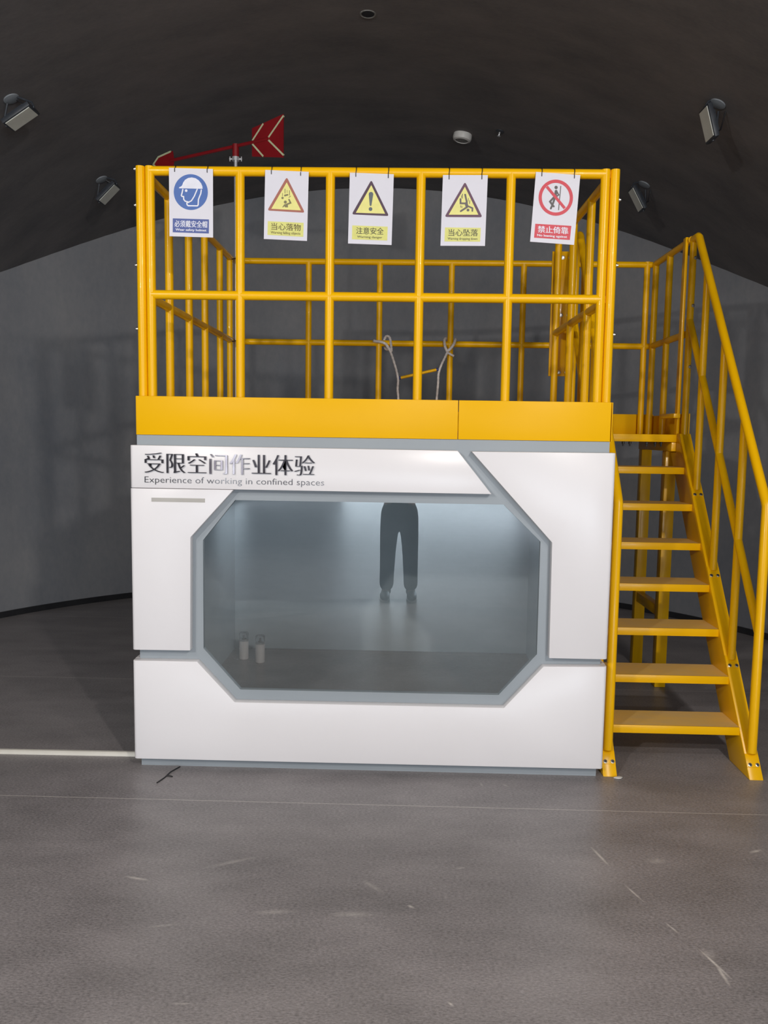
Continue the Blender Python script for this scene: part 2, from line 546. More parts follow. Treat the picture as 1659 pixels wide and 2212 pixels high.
mb = MB()                                         # curved end wall, top follows the vault
NW = 96
cols = []
for i in range(NW + 1):
    a = math.pi * i / NW
    x, y = WCX + WR * math.cos(a), WCY + WR * math.sin(a)
    xo, yo = WCX + (WR + 0.15) * math.cos(a), WCY + (WR + 0.15) * math.sin(a)
    zt = vault_z(x) + 0.03
    cols.append([mb.bm.verts.new(p) for p in ((x, y, 0), (x, y, zt), (xo, yo, zt), (xo, yo, 0))])
for i in range(NW):
    A, B = cols[i], cols[i + 1]
    for k in range(4):
        mb.bm.faces.new((A[k], A[(k + 1) % 4], B[(k + 1) % 4], B[k]))
tag(mb.build('wall_back', 'wall'), kind='structure')

mb = MB()
cols = []
for i in range(NW + 1):
    a = math.pi * i / NW
    c_, s_ = math.cos(a), math.sin(a)
    cols.append([mb.bm.verts.new((WCX + r * c_, WCY + r * s_, z)) for r, z in ((WR, 0), (WR - 0.012, 0), (WR - 0.012, 0.05), (WR, 0.05))])
for i in range(NW):
    A, B = cols[i], cols[i + 1]
    for k in range(4):
        mb.bm.faces.new((A[k], A[(k + 1) % 4], B[(k + 1) % 4], B[k]))
tag(mb.build('baseboard_back', 'skirt'), kind='structure')

for nm, x0, x1, xs in (('wall_left', ROOM_L - 0.15, ROOM_L, ROOM_L), ('wall_right', ROOM_R, ROOM_R + 0.15, ROOM_R)):
    mb = MB()
    mb.box(x0, ROOM_F, 0, x1, WCY, vault_z(xs) + 0.03)
    tag(mb.build(nm, 'wall', smooth=False), kind='structure')

# far entrance wall behind the photographer with a glazed opening
OX0, OX1, OZ1 = -0.35, 4.05, 2.4
mb = MB()
prof = [(ROOM_L, 0), (OX0, 0), (OX0, OZ1), (OX1, OZ1), (OX1, 0), (ROOM_R, 0)]
n_arc = 24
for i in range(n_arc + 1):
    x = ROOM_R + (ROOM_L - ROOM_R) * i / n_arc
    prof.append((x, vault_z(x) + 0.02))
mb.prism(prof, lambda u, v, d: (u, d, v), ROOM_F - 0.15, ROOM_F)
tag(mb.build('wall_front', 'outer', smooth=False), kind='structure')
wroot = bpy.data.objects.new('window_1', None)
wroot.location = ((OX0 + OX1) / 2, ROOM_F - 0.05, 0)
COL.objects.link(wroot)
tag(wroot, kind='structure')
mb = MB()
for x in (OX0, OX0 + 1.44, OX0 + 2.92, OX1 - 0.05):
    mb.box(x, ROOM_F - 0.09, 0, x + 0.05, ROOM_F - 0.03, OZ1)
for z in (0.0, 2.1, OZ1 - 0.05):
    mb.box(OX0, ROOM_F - 0.085, z, OX1, ROOM_F - 0.035, z + 0.05)
mb.build('window_frame', 'lamp_body', wroot, smooth=False)

for wi, (xa, xb, yc, hl) in enumerate(((ROOM_L + 0.001, ROOM_L + 0.05, -14.1, 1.56), (ROOM_R - 0.05, ROOM_R - 0.001, -10.6, 2.66))):  # the right frame is made up to go with the added fill lamp
    wr_ = bpy.data.objects.new(f'window_{wi + 2}', None)
    wr_.location = (xa, yc, 0.4)
    COL.objects.link(wr_)
    tag(wr_, kind='structure')
    mb = MB()
    for y in (yc - hl, yc - 0.03, yc + hl - 0.06):
        mb.box(xa, y, 0.36, xb, y + 0.06, 1.96)
    for z in (0.36, 1.90):
        mb.box(xa, yc - hl, z, xb, yc + hl, z + 0.06)
    mb.build('window_frame', 'lamp_body', wr_, smooth=False)

# ------------------------------------------------------------------ the booth
W = 2.124
D = 1.93
booth = thing('training_booth', (W / 2, D / 2, 0), 'white and grey confined space training booth with an octagonal window, under the yellow railing', 'booth')
Z_TOP = 1.546
OCT = [(0.445, 1.257), (0.297, 1.070), (0.296, 0.566), (0.467, 0.374), (1.663, 0.375), (1.833, 0.571), (1.832, 1.092), (1.661, 1.257)]


def front_plate(outer, hole, y0, y1):
    mb_ = MB()
    bm = mb_.bm
    loops = []
    for lp in (outer, hole):
        vs = [bm.verts.new((u, y0, v)) for u, v in lp]
        loops.append([bm.edges.new((vs[i], vs[(i + 1) % len(vs)])) for i in range(len(vs))])
    bmesh.ops.triangle_fill(bm, use_beauty=True, edges=loops[0] + loops[1], normal=(0, -1, 0))
    ret = bmesh.ops.extrude_face_region(bm, geom=bm.faces[:])
    vs = [g for g in ret['geom'] if isinstance(g, bmesh.types.BMVert)]
    bmesh.ops.translate(bm, verts=vs, vec=(0, y1 - y0, 0))
    return mb_


front_plate([(0, 0), (W, 0), (W, Z_TOP), (0, Z_TOP)], OCT, 0.0, 0.03).build('front_frame', 'frame', booth, smooth=False)
mb = MB(); mb.box(0, 0.03, 0, 0.04, D, Z_TOP); mb.build('side_wall', 'inner', booth, smooth=False)
mb = MB(); mb.box(W - 0.04, 0.03, 0, W, D, Z_TOP); mb.build('side_wall', 'inner', booth, smooth=False)
mb = MB(); mb.box(0.04, D - 0.001, 0, W - 0.04, D + 0.03, Z_TOP); mb.build('back_wall', 'inner', booth, smooth=False)
mb = MB(); mb.box(0.04, 0.03, 0, W - 0.04, D - 0.001, 0.045); mb.build('booth_floor', 'inner_floor', booth, smooth=False)
mb = MB(); mb.box(0.04, 0.03, Z_TOP - 0.04, W - 0.04, D - 0.001, Z_TOP); mb.build('booth_roof', 'inner', booth, smooth=False)

mb = MB()
mb.prism([(u + (0.004 if u < 1 else -0.004) * 0, v) for u, v in OCT], lambda u, v, d: (u, d, v), 0.012, 0.018)
gp = mb.build('window_pane', 'glass', booth, smooth=False)
tag(gp, 'octagonal reflective glass pane')

YP = -0.045


def cladding(poly, name, label, sides=()):
    mb_ = MB()
    mb_.prism(poly, lambda u, v, d: (u, d, v), YP, 0.001)
    bm = mb_.bm
    bmesh.ops.recalc_face_normals(bm, faces=bm.faces[:])
    xs = [p[0] for p in poly]
    lo, hi = min(xs), max(xs)
    vert = []
    for e in bm.edges:
        a, c = e.verts
        if abs(a.co.x - c.co.x) < 1e-4 and abs(a.co.y - YP) < 1e-4 and abs(c.co.y - YP) < 1e-4:
            if (abs(a.co.x - lo) < 1e-3 and 'L' in sides) or (abs(a.co.x - hi) < 1e-3 and 'R' in sides):
                vert.append(e)
    bmesh.ops.bevel(bm, geom=vert, offset=0.016, segments=4, affect='EDGES', profile=0.5)
    for s in sides:                                # returns along the booth's side
        zs = [p[1] for p in poly if abs(p[0] - (lo if s == 'L' else hi)) < 1e-3]
        if s == 'L':
            mb_.box(lo, 0.001, min(zs), -0.001, 0.16, max(zs))
        else:
            mb_.box(W + 0.001, 0.001, min(zs), hi, 0.16, max(zs))
    es = [e for e in bm.edges if len(e.link_faces) == 2 and e.calc_face_angle(0) > 0.6]
    bmesh.ops.bevel(bm, geom=es, offset=0.0025, segments=2, affect='EDGES', profile=0.5, clamp_overlap=True)
    o = mb_.build(name, 'white', booth)
    return tag(o, label)


banner = cladding([(-0.019, 1.309), (1.601, 1.306), (1.446, 1.497), (-0.019, 1.500)], 'banner_panel', 'white slanted banner panel with dark lettering', ('L',))
lp = cladding([(-0.021, 1.3065), (0.447, 1.3065), (0.252, 1.089), (0.246, 0.566), (-0.021, 0.564)], 'cladding_panel', 'white panel left of the window with a narrow slot', ('L',))
cladding([(1.508, 1.494), (2.144, 1.497), (2.144, 0.566), (1.881, 0.566), (1.876, 1.094)], 'cladding_panel', 'white panel right of the window', ('R',))
cladding([(-0.021, 0.514), (0.277, 0.515), (0.450, 0.328), (1.684, 0.330), (1.857, 0.527), (2.144, 0.532), (2.144, 0.052), (-0.021, 0.048)],
         'cladding_panel', 'white wide panel below the window', ('L', 'R'))
mb = MB()
mb.box(0.077, YP - 0.0012, 1.2475, 0.319, YP + 0.006, 1.2655)
mb.build('slot', 'slot', lp, smooth=False)
fn = lambda u, v, d: (0.049 + u * 0.764, d, 1.378 + v * 0.090 - (0.002 * u))
text_mb('受限空间作业体验', fn, YP + 0.001, YP - 0.006, -0.022, (-0.034, -0.017, 0.0, 0.017, 0.034)).build('title_lettering', 'letter', banner, smooth=False, recalc=False)
fn = lambda u, v, d: (0.048 + u * 0.806, d, 1.325 + v * 0.036 - 0.001 * u)
text_mb('Experience of working in confined spaces', fn, YP + 0.001, YP - 0.003, -0.013).build('subtitle_lettering', 'letter_grey', banner, smooth=False, recalc=False)

# ------------------------------------------------------------------ yellow deck on top of the booth and over the stair landing
Z_DECK = 1.585
XL0, XL1, YL0 = W, 2.90, 1.238                      # landing beyond the booth
deck = thing('platform_deck', (W / 2, D / 2, Z_TOP), 'yellow steel platform deck with toe boards on top of the white booth', 'platform')
mb = MB(); mb.box(0, 0.004, Z_TOP + 0.001, W, D + 0.02, Z_DECK); mb.build('deck_plate', 'tread', deck, smooth=False)
mb = MB(); mb.box(XL0 + 0.001, YL0, Z_DECK - 0.045, XL1 - 0.07, D + 0.02, Z_DECK); mb.build('landing_plate', 'yellow', deck, bevel=0.003)
ZT0, ZT1 = 1.5465, 1.720
for x0, x1 in ((0, 1.446), (1.449, W)):
    mb = MB(); mb.box(x0, -0.006, ZT0, x1, 0.004, ZT1); mb.build('toe_board', 'yellow_sheet', deck, bevel=0.002)
mb = MB(); mb.box(-0.005, 0.005, ZT0, 0.0005, D + 0.02, ZT1); mb.build('toe_board', 'yellow_sheet', deck, bevel=0.002)
mb = MB(); mb.box(W + 0.0055, 0.005, ZT0, W + 0.0105, YL0 - 0.02, ZT1); mb.build('toe_board', 'yellow_sheet', deck, bevel=0.002)
mb = MB(); mb.box(0, D + 0.021, ZT0, XL1, D + 0.029, ZT1); mb.build('toe_board', 'yellow_sheet', deck, bevel=0.002)
mb = MB(); mb.box(XL1 - 0.012, 1.22, Z_DECK - 0.05, XL1 - 0.004, D + 0.02, ZT1 - 0.01); mb.build('toe_board', 'yellow_sheet', deck, bevel=0.002)
mb = MB(); mb.box(2.792, 1.20, 1.682, 2.8315, 1.46, 1.709); mb.build('toe_board_flange', 'yellow', deck, bevel=0.003)
mb = MB()
mb.box(XL1 - 0.097, YL0 + 0.01, Z_DECK - 0.10, XL1 - 0.03, D, Z_DECK - 0.046)
mb.build('landing_beam', 'yellow', deck, bevel=0.003)
for yy0 in (1.37, 1.87):
    mb = MB(); mb.box(2.81, yy0, 0.0, 2.878, yy0 + 0.068, Z_DECK - 0.101); mb.build('leg', 'yellow', deck, bevel=0.004)
mb = MB(); mb.box(2.818, 1.439, 0.445, 2.868, 1.869, 0.51); mb.build('leg_brace', 'yellow', deck, bevel=0.004)
for x in (2.52, 2.56, 2.66, 2.71, 2.745):
    mb = MB()
    mb.lathe([(0.0, 0), (0.009, 0), (0.009, -0.014), (0.005, -0.016), (0.005, -0.028), (0, -0.028)], Matrix.Translation((x, 1.262, Z_DECK - 0.045)), 10)
    mb.build('bolt', 'bolt_dark', deck)

# ------------------------------------------------------------------ guardrails
R_P = 0.0205
Z_R, Z_M = 2.7078, 2.1723
Z_B = Z_DECK


def pipe(name, pts, parent, r=R_P, material='yellow'):
    mb_ = MB()
    mb_.tube(pts, r, 16)
    return mb_.build(name, material, parent)


def studs(pts, parent, d=(1, 0, 0), r=0.006, name='bolt'):
    dv = Vector(d).normalized()
    q = dv.to_track_quat('Z', 'Y').to_matrix().to_4x4()
    for p in pts:
        mb_ = MB()
        mb_.lathe([(0, -0.002), (r * 1.7, -0.002), (r * 1.7, 0.002), (r, 0.003), (r, 0.008), (0, 0.009)], Matrix.Translation(Vector(p)) @ q, 12)
        mb_.build(name, 'bolt', parent)


YF = 0.036
fr = thing('guardrail', (W / 2, YF, Z_B), 'yellow pipe guardrail along the front of the platform with five signs hanging on it', 'railing', 'guardrails around the platform')
XI0, XI1 = 0.0635, 2.0665
pipe('top_rail', [(XI0, YF, Z_R), (XI1, YF, Z_R)], fr)
pipe('mid_rail', [(XI0, YF, Z_M), (XI1, YF, Z_M)], fr)
pipe('corner_post', [(XI0, YF, Z_B), (XI0, YF, Z_R + 0.018)], fr)
pipe('corner_post', [(XI1, YF, Z_B), (XI1, YF, Z_R + 0.018)], fr)
for x in (0.464, 0.864, 1.263, 1.657):
    pipe('baluster', [(x, YF, Z_B), (x, YF, Z_R)], fr)

XS = 0.0215
lf = thing('guardrail', (XS, D / 2, Z_B), 'yellow pipe guardrail along the left side of the platform, running back to the silver pole', 'railing', 'guardrails around the platform')
pipe('corner_post', [(XS, YF, Z_B), (XS, YF, Z_R + 0.018)], lf)
pipe('top_rail', [(XS + 0.005, YF, Z_R), (XS + 0.012, 1.85, Z_R)], lf)
pipe('mid_rail', [(XS + 0.005, YF, Z_M), (XS + 0.012, 1.85, Z_M)], lf)
for y in (0.43, 0.80, 1.15, 1.54, 1.83):
    pipe('baluster', [(XS + 0.01, y, Z_B), (XS + 0.01, y, Z_R)], lf)
studs([(XS - R_P, YF, z) for z in (2.715, 2.56, 2.30, 2.02)], lf, (-1, 0, 0))

XR = 2.1085
rf = thing('guardrail', (XR, 0.64, Z_B), 'short yellow pipe guardrail along the right side of the platform, ending at the stair opening', 'railing', 'guardrails around the platform')
pipe('corner_post', [(XR, YF, Z_B), (XR, YF, Z_R + 0.018)], rf)
pipe('top_rail', [(XR - 0.008, YF, Z_R), (XR - 0.016, 1.25, Z_R)], rf)
pipe('mid_rail', [(XR - 0.008, YF, Z_M), (XR - 0.016, 1.25, Z_M)], rf)
pipe('end_post', [(XR - 0.016, 1.25, Z_B), (XR - 0.016, 1.25, Z_R)], rf)
for y in (0.42, 0.83):
    pipe('baluster', [(XR - 0.014, y, Z_B), (XR - 0.014, y, Z_R)], rf)
studs([(XR + R_P, YF, z) for z in (2.60, 2.32, 2.02)], rf, (1, 0, 0))

bk = thing('guardrail', (1.45, 1.926, Z_B), 'long yellow pipe guardrail across the back of the platform with two ropes tied to it', 'railing', 'guardrails around the platform')
YB = 1.926
pipe('top_rail', [(0.04, YB, Z_R), (2.84, YB, Z_R)], bk)
pipe('mid_rail', [(0.04, YB, Z_M), (2.84, YB, Z_M)], bk)
pipe('end_post', [(0.06, YB, Z_B), (0.06, YB, Z_R + 0.018)], bk)
pipe('end_post', [(2.806, YB, Z_B), (2.806, YB, Z_R + 0.018)], bk)
for x in (0.547, 1.026, 1.508, 1.989, 2.43):
    pipe('baluster', [(x, YB, Z_B), (x, YB, Z_R)], bk)

XG = 2.853
ld = thing('guardrail', (XG, 1.55, Z_B), 'short yellow guardrail on the outer side of the stair landing', 'railing', 'guardrails around the platform')
pipe('top_rail', [(XG, 1.885, Z_R), (XG, 1.215, Z_R)], ld)
pipe('mid_rail', [(XG, 1.885, Z_M), (XG, 1.255, Z_M)], ld)
pipe('end_post', [(XG, 1.885, Z_B), (XG, 1.885, Z_R)], ld)
pipe('baluster', [(XG, 1.60, Z_B), (XG, 1.60, Z_R)], ld)
mb = MB(); mb.box(XG - 0.028, 1.238, Z_B, XG - 0.012, 1.285, Z_R + 0.02); mb.build('end_plate', 'yellow', ld, bevel=0.002)

# ------------------------------------------------------------------ staircase
RISE, GO, Y1 = 0.1993, 0.1579, 0.1327
SX0, SX1 = 2.157, 2.893
TX0, TX1 = 2.222, 2.828
SL = 1.331
st = thing('staircase', ((SX0 + SX1) / 2, 0.6, 0), 'steep yellow open tread steel staircase with pipe handrails beside the white booth', 'staircase')


def stringer(x0, x1):
    mb_ = MB()
    zt = Z_DECK + 0.006
    poly = [(-0.007, 0), (0.228, 0), (0.228 + (Z_DECK - 0.105) / SL, Z_DECK - 0.105), (1.237, Z_DECK - 0.105), (1.237, zt), (-0.007 + zt / SL, zt)]
    mb_.prism(poly, lambda u, v, d: (d, u, v), x0, x1)
    return mb_.build('stringer', 'yellow', st, bevel=0.003)


stringer(SX0, TX0)
stringer(TX1, SX1)
for n in range(1, 8):
    y0 = Y1 + (n - 1) * GO
    z = RISE * n
    mb = MB()
    mb.box(TX0, y0, z - 0.003, TX1, y0 + 0.212, z)
    t = mb.build('tread', 'tread', st, smooth=False)
    mb = MB()
    mb.box(TX0, y0 - 0.003, z - 0.038, TX1, y0 + 0.003, z + 0.0008)
    mb.box(TX0, y0 + 0.206, z - 0.038, TX1, y0 + 0.212, z - 0.0031)
    mb.build('tread_lip', 'yellow', t, bevel=0.0012)

hs = (Z_R - 1.275) / 1.06


def handrail(xc):
    R_H = 0.0215
    yb, yt = 0.06, 1.135
    pipe('handrail', [(xc, yb, 0.107), (xc, yb, 1.262), (xc, yb + 0.012, 1.285), (xc, yt - 0.02, Z_R - 0.012), (xc, yt, Z_R), (xc, yt + 0.05, Z_R), (xc, 1.215, Z_R)], st, R_H)
    pipe('mid_rail', [(xc, yb + 0.005, 0.675), (xc, 1.215, 2.262)], st, 0.0195)
    for y in (0.352, 0.652, 0.957):
        zb = (y + 0.007) * SL - 0.005
        zt = 1.282 + (y - yb - 0.01) * (Z_R - 1.285) / (yt - yb - 0.015)
        pipe('baluster', [(xc, y, zb), (xc, y, zt)], st, 0.0195)
    pipe('top_post', [(xc, 1.205, Z_DECK), (xc, 1.205, Z_R)], st, 0.0195)
    nrm = Vector((0, -SL, 1)).normalized()
    for y in (yb, 0.352, 0.652, 0.957):
        zb = (y + 0.007) * SL
        # flat foot with two bolts on the stringer's sloping face
        mtx = Matrix.Translation((xc, y, zb)) @ Matrix.Rotation(math.atan(SL) - math.pi / 2, 4, 'X') @ Matrix.Identity(4)
        c = Vector((xc, y - 0.012, (y - 0.012 + 0.007) * SL))
        down = Vector((0, -1, -SL)).normalized()
        mbp = MB()
        fnp = lambda u, v, d: tuple(c + Vector((1, 0, 0)) * u + down * v + nrm * d)
        mbp.prism([(-0.031, -0.03), (0.031, -0.03), (0.031, 0.034), (-0.031, 0.034)], fnp, 0.0, 0.003)
        fp = mbp.build('foot_plate', 'yellow', st, bevel=0.001)
        for sx in (-1, 1):
            p = c + Vector((sx * 0.017, 0, 0)) + down * 0.022 + nrm * 0.003
            q = nrm.to_track_quat('Z', 'Y').to_matrix().to_4x4()
            mbb = MB()
            mbb.lathe([(0.0045, 0.0), (0.009, 0.0), (0.009, 0.003), (0.0055, 0.004), (0.0055, 0.001)], Matrix.Translation(p) @ q, 14)
            mbb.lathe([(0, 0.0012), (0.0055, 0.0012)], Matrix.Translation(p) @ q, 14)
            bo = mbb.build('bolt', 'bolt', fp)
            bo.data.materials.append(M['bolt_dark'])
            for pl in bo.data.polygons:
                if all((Vector(bo.data.vertices[i].co) + world_loc(fp) - p).length < 0.0066 for i in pl.vertices):
                    pl.material_index = 1


handrail(2.190)
handrail(2.860)
mb = MB()
mb.box(2.062, 1.272, 1.922, 2.196, 1.284, 2.648)
pl_ = mb.build('joining_plate', 'yellow', st, bevel=0.002)
studs([(x, 1.271 - 0.0, z) for x in (2.124, 2.168) for z in (2.612, 2.28, 1.945)], pl_, (0, -1, 0), 0.007)
studs([(2.860 + 0.008, 1.205 - 0.0195, z) for z in (2.60, 2.33, 1.98)], st, (0.3, -1, 0), 0.006)

# ------------------------------------------------------------------ hanging signs
def aff(corners, world):
    """Pixel of the enlarged sign -> sign metres. corners TL, TR, BL in pixels; world TL, TR, BL (x, z)."""
    (ax, ay), (bx, by), (cx_, cy_) = corners
    (wa, wb, wc) = [Vector(p) for p in world]
    e1, e2 = Vector((bx - ax, by - ay)), Vector((cx_ - ax, cy_ - ay))
    det = e1.x * e2.y - e1.y * e2.x

    def f(px, py):
        d = Vector((px - ax, py - ay))
        s = (d.x * e2.y - d.y * e2.x) / det
        t = (e1.x * d.y - e1.y * d.x) / det
        return wa + (wb - wa) * s + (wc - wa) * t
    return f


def circle(cx_, cy_, rx, ry=None, n=40):
    ry = ry or rx
    return [(cx_ + rx * math.cos(2 * math.pi * i / n), cy_ + ry * math.sin(2 * math.pi * i / n)) for i in range(n)]


def round_poly(poly, rad, n=5):
    out = []
    k = len(poly)
    for i in range(k):
        p, a, c = Vector(poly[i]), Vector(poly[i - 1]), Vector(poly[(i + 1) % k])
        da, dc = (a - p).normalized(), (c - p).normalized()
        for j in range(n + 1):
            t = j / n
            q = (p + da * rad) * (1 - t) ** 2 + p * 2 * t * (1 - t) + (p + dc * rad) * t ** 2
            out.append((q.x, q.y))
    return out


class Sign:
    Y = 0.0105

    def __init__(self, label, px, world, tie_px):
        self.f = aff(px, world)
        a, b_, c_ = [Vector(w) for w in world]
        d_ = b_ + c_ - a
        ctr = (a + d_) / 2
        self.root = thing('safety_sign', (ctr.x, self.Y, ctr.y), label, 'sign', 'safety signs on the front guardrail')
        mb_ = MB()
        mb_.prism([tuple(p) for p in (a, b_, d_, c_)], lambda u, v, d: (u, d, v), self.Y, self.Y + 0.0022)
        self.sheet = mb_.build('sign_sheet', 'paper', self.root, smooth=False)
        self.w = world
        for (tx, ty) in tie_px:
            p = self.f(tx, ty)
            x, z = p.x, p.y
            r = R_P + 0.0035
            pts = [(x, self.Y + 0.006, z - 0.002), (x, self.Y - 0.0022, z), (x, self.Y - 0.0022, z + 0.012)]
            for k in range(9):
                t = math.radians(200 - 220 * k / 8)
                pts.append((x + 0.002 * math.sin(k), YF + r * math.cos(t) * (1.0 if k else 1.0), Z_R + r * math.sin(t)))
            pts.append((x, YF + 0.012, z + 0.004))
            pts.append((x, self.Y + 0.006, z - 0.002))
            mt_ = MB()
            mt_.tube(pts, 0.0017, 8)
            mt_.build('cable_tie', 'black', self.root)

    def fn(self, u, v, d):
        p = self.f(u, v)
        return (p.x, self.Y - d, p.y)

    def group(self, name, ink, shapes, layer, parent=None):
        mb_ = MB()
        z = 0.0003 + 0.0005 * layer
        for sh in shapes:
            z += 0.00002
            if sh[0] == 'poly':
                mb_.prism(sh[1], self.fn, z - 0.0004, z)
            elif sh[0] == 'stroke':
                pts, w = [Vector(p) for p in sh[1]], sh[2]
                n = len(pts)
                L, Rr = [], []
                for i in range(n):
                    a = (pts[i] - pts[i - 1]).normalized() if i else (pts[1] - pts[0]).normalized()
                    c = (pts[i + 1] - pts[i]).normalized() if i < n - 1 else a
                    d = (a + c).normalized()
                    k = 1 / max(0.4, d.dot(a))
                    nn = Vector((-d.y, d.x)) * (w / 2 * min(k, 1.6))
                    L.append(tuple(pts[i] + nn)); Rr.append(tuple(pts[i] - nn))
                for i in range(n - 1):
                    z += 0.00002
                    mb_.prism([L[i], L[i + 1], Rr[i + 1], Rr[i]], self.fn, z - 0.0004, z)
                if len(sh) < 4:
                    for e in (pts[0], pts[-1]):
                        z += 0.00002
                        mb_.prism(circle(e.x, e.y, w / 2, n=14), self.fn, z - 0.0004, z)
            elif sh[0] == 'ring':
                _, c0, c1, r0, r1, q0, q1 = sh
                n = 48
                for i in range(n):
                    t0, t1 = 2 * math.pi * i / n, 2 * math.pi * (i + 1) / n
                    mb_.prism([(c0 + r0 * math.cos(t0), c1 + r1 * math.sin(t0)), (c0 + r0 * math.cos(t1), c1 + r1 * math.sin(t1)),
                               (c0 + q0 * math.cos(t1), c1 + q1 * math.sin(t1)), (c0 + q0 * math.cos(t0), c1 + q1 * math.sin(t0))], self.fn, z - 0.0004, z)
        return mb_.build(name, ink, parent or self.sheet, smooth=False)

    def text(self, body, ink, x0, x1, yt, yb, slope, layer, off, parent=None, name='lettering', multi=(0.0,)):
        z = 0.0003 + 0.0005 * layer
        fn_ = lambda u, v, d: self.fn(x0 + (x1 - x0) * u, yb + (yt - yb) * v + slope * (x1 - x0) * u, d)
        return text_mb(body, fn_, z - 0.0004, z, off, multi).build(name, ink, parent or self.sheet, smooth=False, recalc=False)


P_, S_ = 'poly', 'stroke'
# 1 helmet
s = Sign('white sign with a blue helmet disc, first from the left on the front railing',
         ((290, 150), (1397, 165), (300, 1850)), ((0.156, 2.714), (0.350, 2.710), (0.155, 2.422)), ((437, 240), (1254, 248)))
pic = s.group('pictogram', 'blue_disc', [(P_, circle(842, 745, 430, 443, 56))], 1)
s.group('helmet_head', 'white_ink', [
    (P_, [(547, 655), (550, 628), (600, 608), (625, 580), (650, 512), (700, 442), (780, 396), (870, 383), (960, 400), (1040, 450), (1100, 520), (1134, 595), (1140, 660)]),
    (S_, [(642, 682), (625, 760), (605, 832), (622, 855), (662, 860), (665, 930), (705, 975), (762, 985), (742, 1020), (752, 1062), (778, 1085), (1010, 1085), (1030, 1060), (1036, 930), (1065, 850), (1095, 780), (1108, 690)], 32),
    (S_, [(1005, 675), (930, 850), (860, 960), (772, 1008)], 30), (P_, circle(727, 712, 33, n=24))], 2, pic)
bnd = s.group('caption_band', 'blue_band', [(P_, [(387, 1403), (1302, 1417), (1300, 1767), (386, 1750)])], 1)
s.text('必须戴安全帽', 'white_ink', 430, 1262, 1447, 1618, 0.012, 2, 0.006, bnd, multi=(-0.012, 0.012))
s.text('Wear safety helmet', 'white_ink', 455, 1240, 1650, 1728, 0.012, 2, 0.004, bnd, multi=(-0.03, 0.0, 0.03))

# 2 falling objects
s = Sign('white sign with a reddish-brown bordered triangle of objects falling on a figure',
         ((340, 172), (1318, 205), (312, 1718)), ((0.580, 2.708), (0.771, 2.701), (0.574, 2.414)), ((480, 258), (1137, 285)))
pic = s.group('pictogram', 'brown', [(P_, round_poly([(826, 325), (390, 1078), (1238, 1118)], 60))], 1)
tri = s.group('yellow_field', 'sign_yellow', [(P_, [(826, 445), (480, 1040), (1150, 1068)])], 2, pic)
s.group('falling_figure', 'olive', [(S_, [(787, 597), (787, 688)], 14), (S_, [(733, 690), (733, 752)], 12), (S_, [(836, 622), (836, 678)], 9), (S_, [(889, 628), (889, 732)], 14),
    (S_, [(784, 740), (846, 724)], 36), (P_, circle(733, 795, 26, n=20)), (S_, [(877, 783), (912, 752)], 13), (P_, circle(797, 887, 34, n=20)),
    (S_, [(835, 935), (915, 903), (880, 832)], 34), (P_, [(773, 938), (850, 922), (858, 1003), (790, 1003), (776, 975), (752, 1003), (728, 1003)])], 3, pic)
bnd = s.group('caption_band', 'band_yellow', [(P_, [(402, 1318), (1212, 1345), (1205, 1660), (396, 1625)])], 1)
s.text('当心落物', 'olive_text', 480, 1150, 1352, 1510, 0.035, 2, 0.004, bnd, multi=(-0.008, 0.008))
s.text('Warning falling objects', 'olive_text', 470, 1140, 1538, 1612, 0.03, 2, 0.0, bnd, multi=(-0.016, 0.016))

# 3 danger
s = Sign('white sign with a black exclamation mark triangle, middle of the front railing',
         ((300, 262), (1410, 292), (258, 2042)), ((0.951, 2.699), (1.143, 2.694), (0.946, 2.398)), ((452, 355), (1270, 383)))
pic = s.group('pictogram', 'plum', [(P_, round_poly([(843, 440), (350, 1308), (1297, 1342)], 64))], 1)
s.group('yellow_field', 'sign_yellow', [(P_, [(843, 570), (455, 1268), (1198, 1285)])], 2, pic)
s.group('exclamation_mark', 'slate', [(P_, [(780, 800), (790, 765), (812, 748), (838, 743), (862, 748), (885, 765), (895, 800), (850, 1080), (838, 1094), (828, 1097), (817, 1092), (806, 1078)]), (P_, circle(827, 1172, 46, 48, 28))], 3, pic)
bnd = s.group('caption_band', 'band_yellow', [(P_, [(365, 1585), (1265, 1610), (1255, 1960), (358, 1935)])], 1)
s.text('注意安全', 'dark_text', 465, 1165, 1628, 1800, 0.02, 2, 0.004, bnd, multi=(-0.007, 0.007))
s.text('Warning danger', 'dark_text', 490, 1128, 1842, 1912, 0.024, 2, 0.0, bnd, multi=(-0.016, 0.016))

# 4 dropping down
s = Sign('white sign with a plum bordered triangle of a person falling head first',
         ((300, 310), (1370, 300), (270, 2005)), ((1.357, 2.692), (1.552, 2.693), (1.3525, 2.392)), ((447, 405), (1228, 395)))
pic = s.group('pictogram', 'plum_red', [(P_, round_poly([(830, 465), (355, 1312), (1265, 1308)], 64))], 1)
s.group('yellow_field', 'sign_yellow', [(P_, [(828, 585), (455, 1258), (1165, 1250)])], 2, pic)
s.group('falling_figure', 'grey_figure', [(S_, [(838, 775), (885, 970)], 42), (S_, [(730, 882), (732, 982), (870, 985)], 42), (S_, [(868, 985), (888, 1055)], 70),
    (S_, [(895, 1068), (742, 1170)], 42), (S_, [(915, 1050), (1020, 1095), (1018, 1162)], 38), (P_, circle(914, 1142, 33, n=22)),
    (S_, [(775, 762), (772, 862)], 16), (S_, [(750, 800), (748, 848)], 10), (S_, [(920, 862), (912, 932)], 12), (S_, [(950, 915), (946, 988)], 14), (S_, [(742, 1038), (742, 1078)], 14), (S_, [(770, 1052), (768, 1088)], 12)], 3, pic)
bnd = s.group('caption_band', 'band_yellow', [(P_, [(372, 1563), (1230, 1563), (1222, 1895), (365, 1900)])], 1)
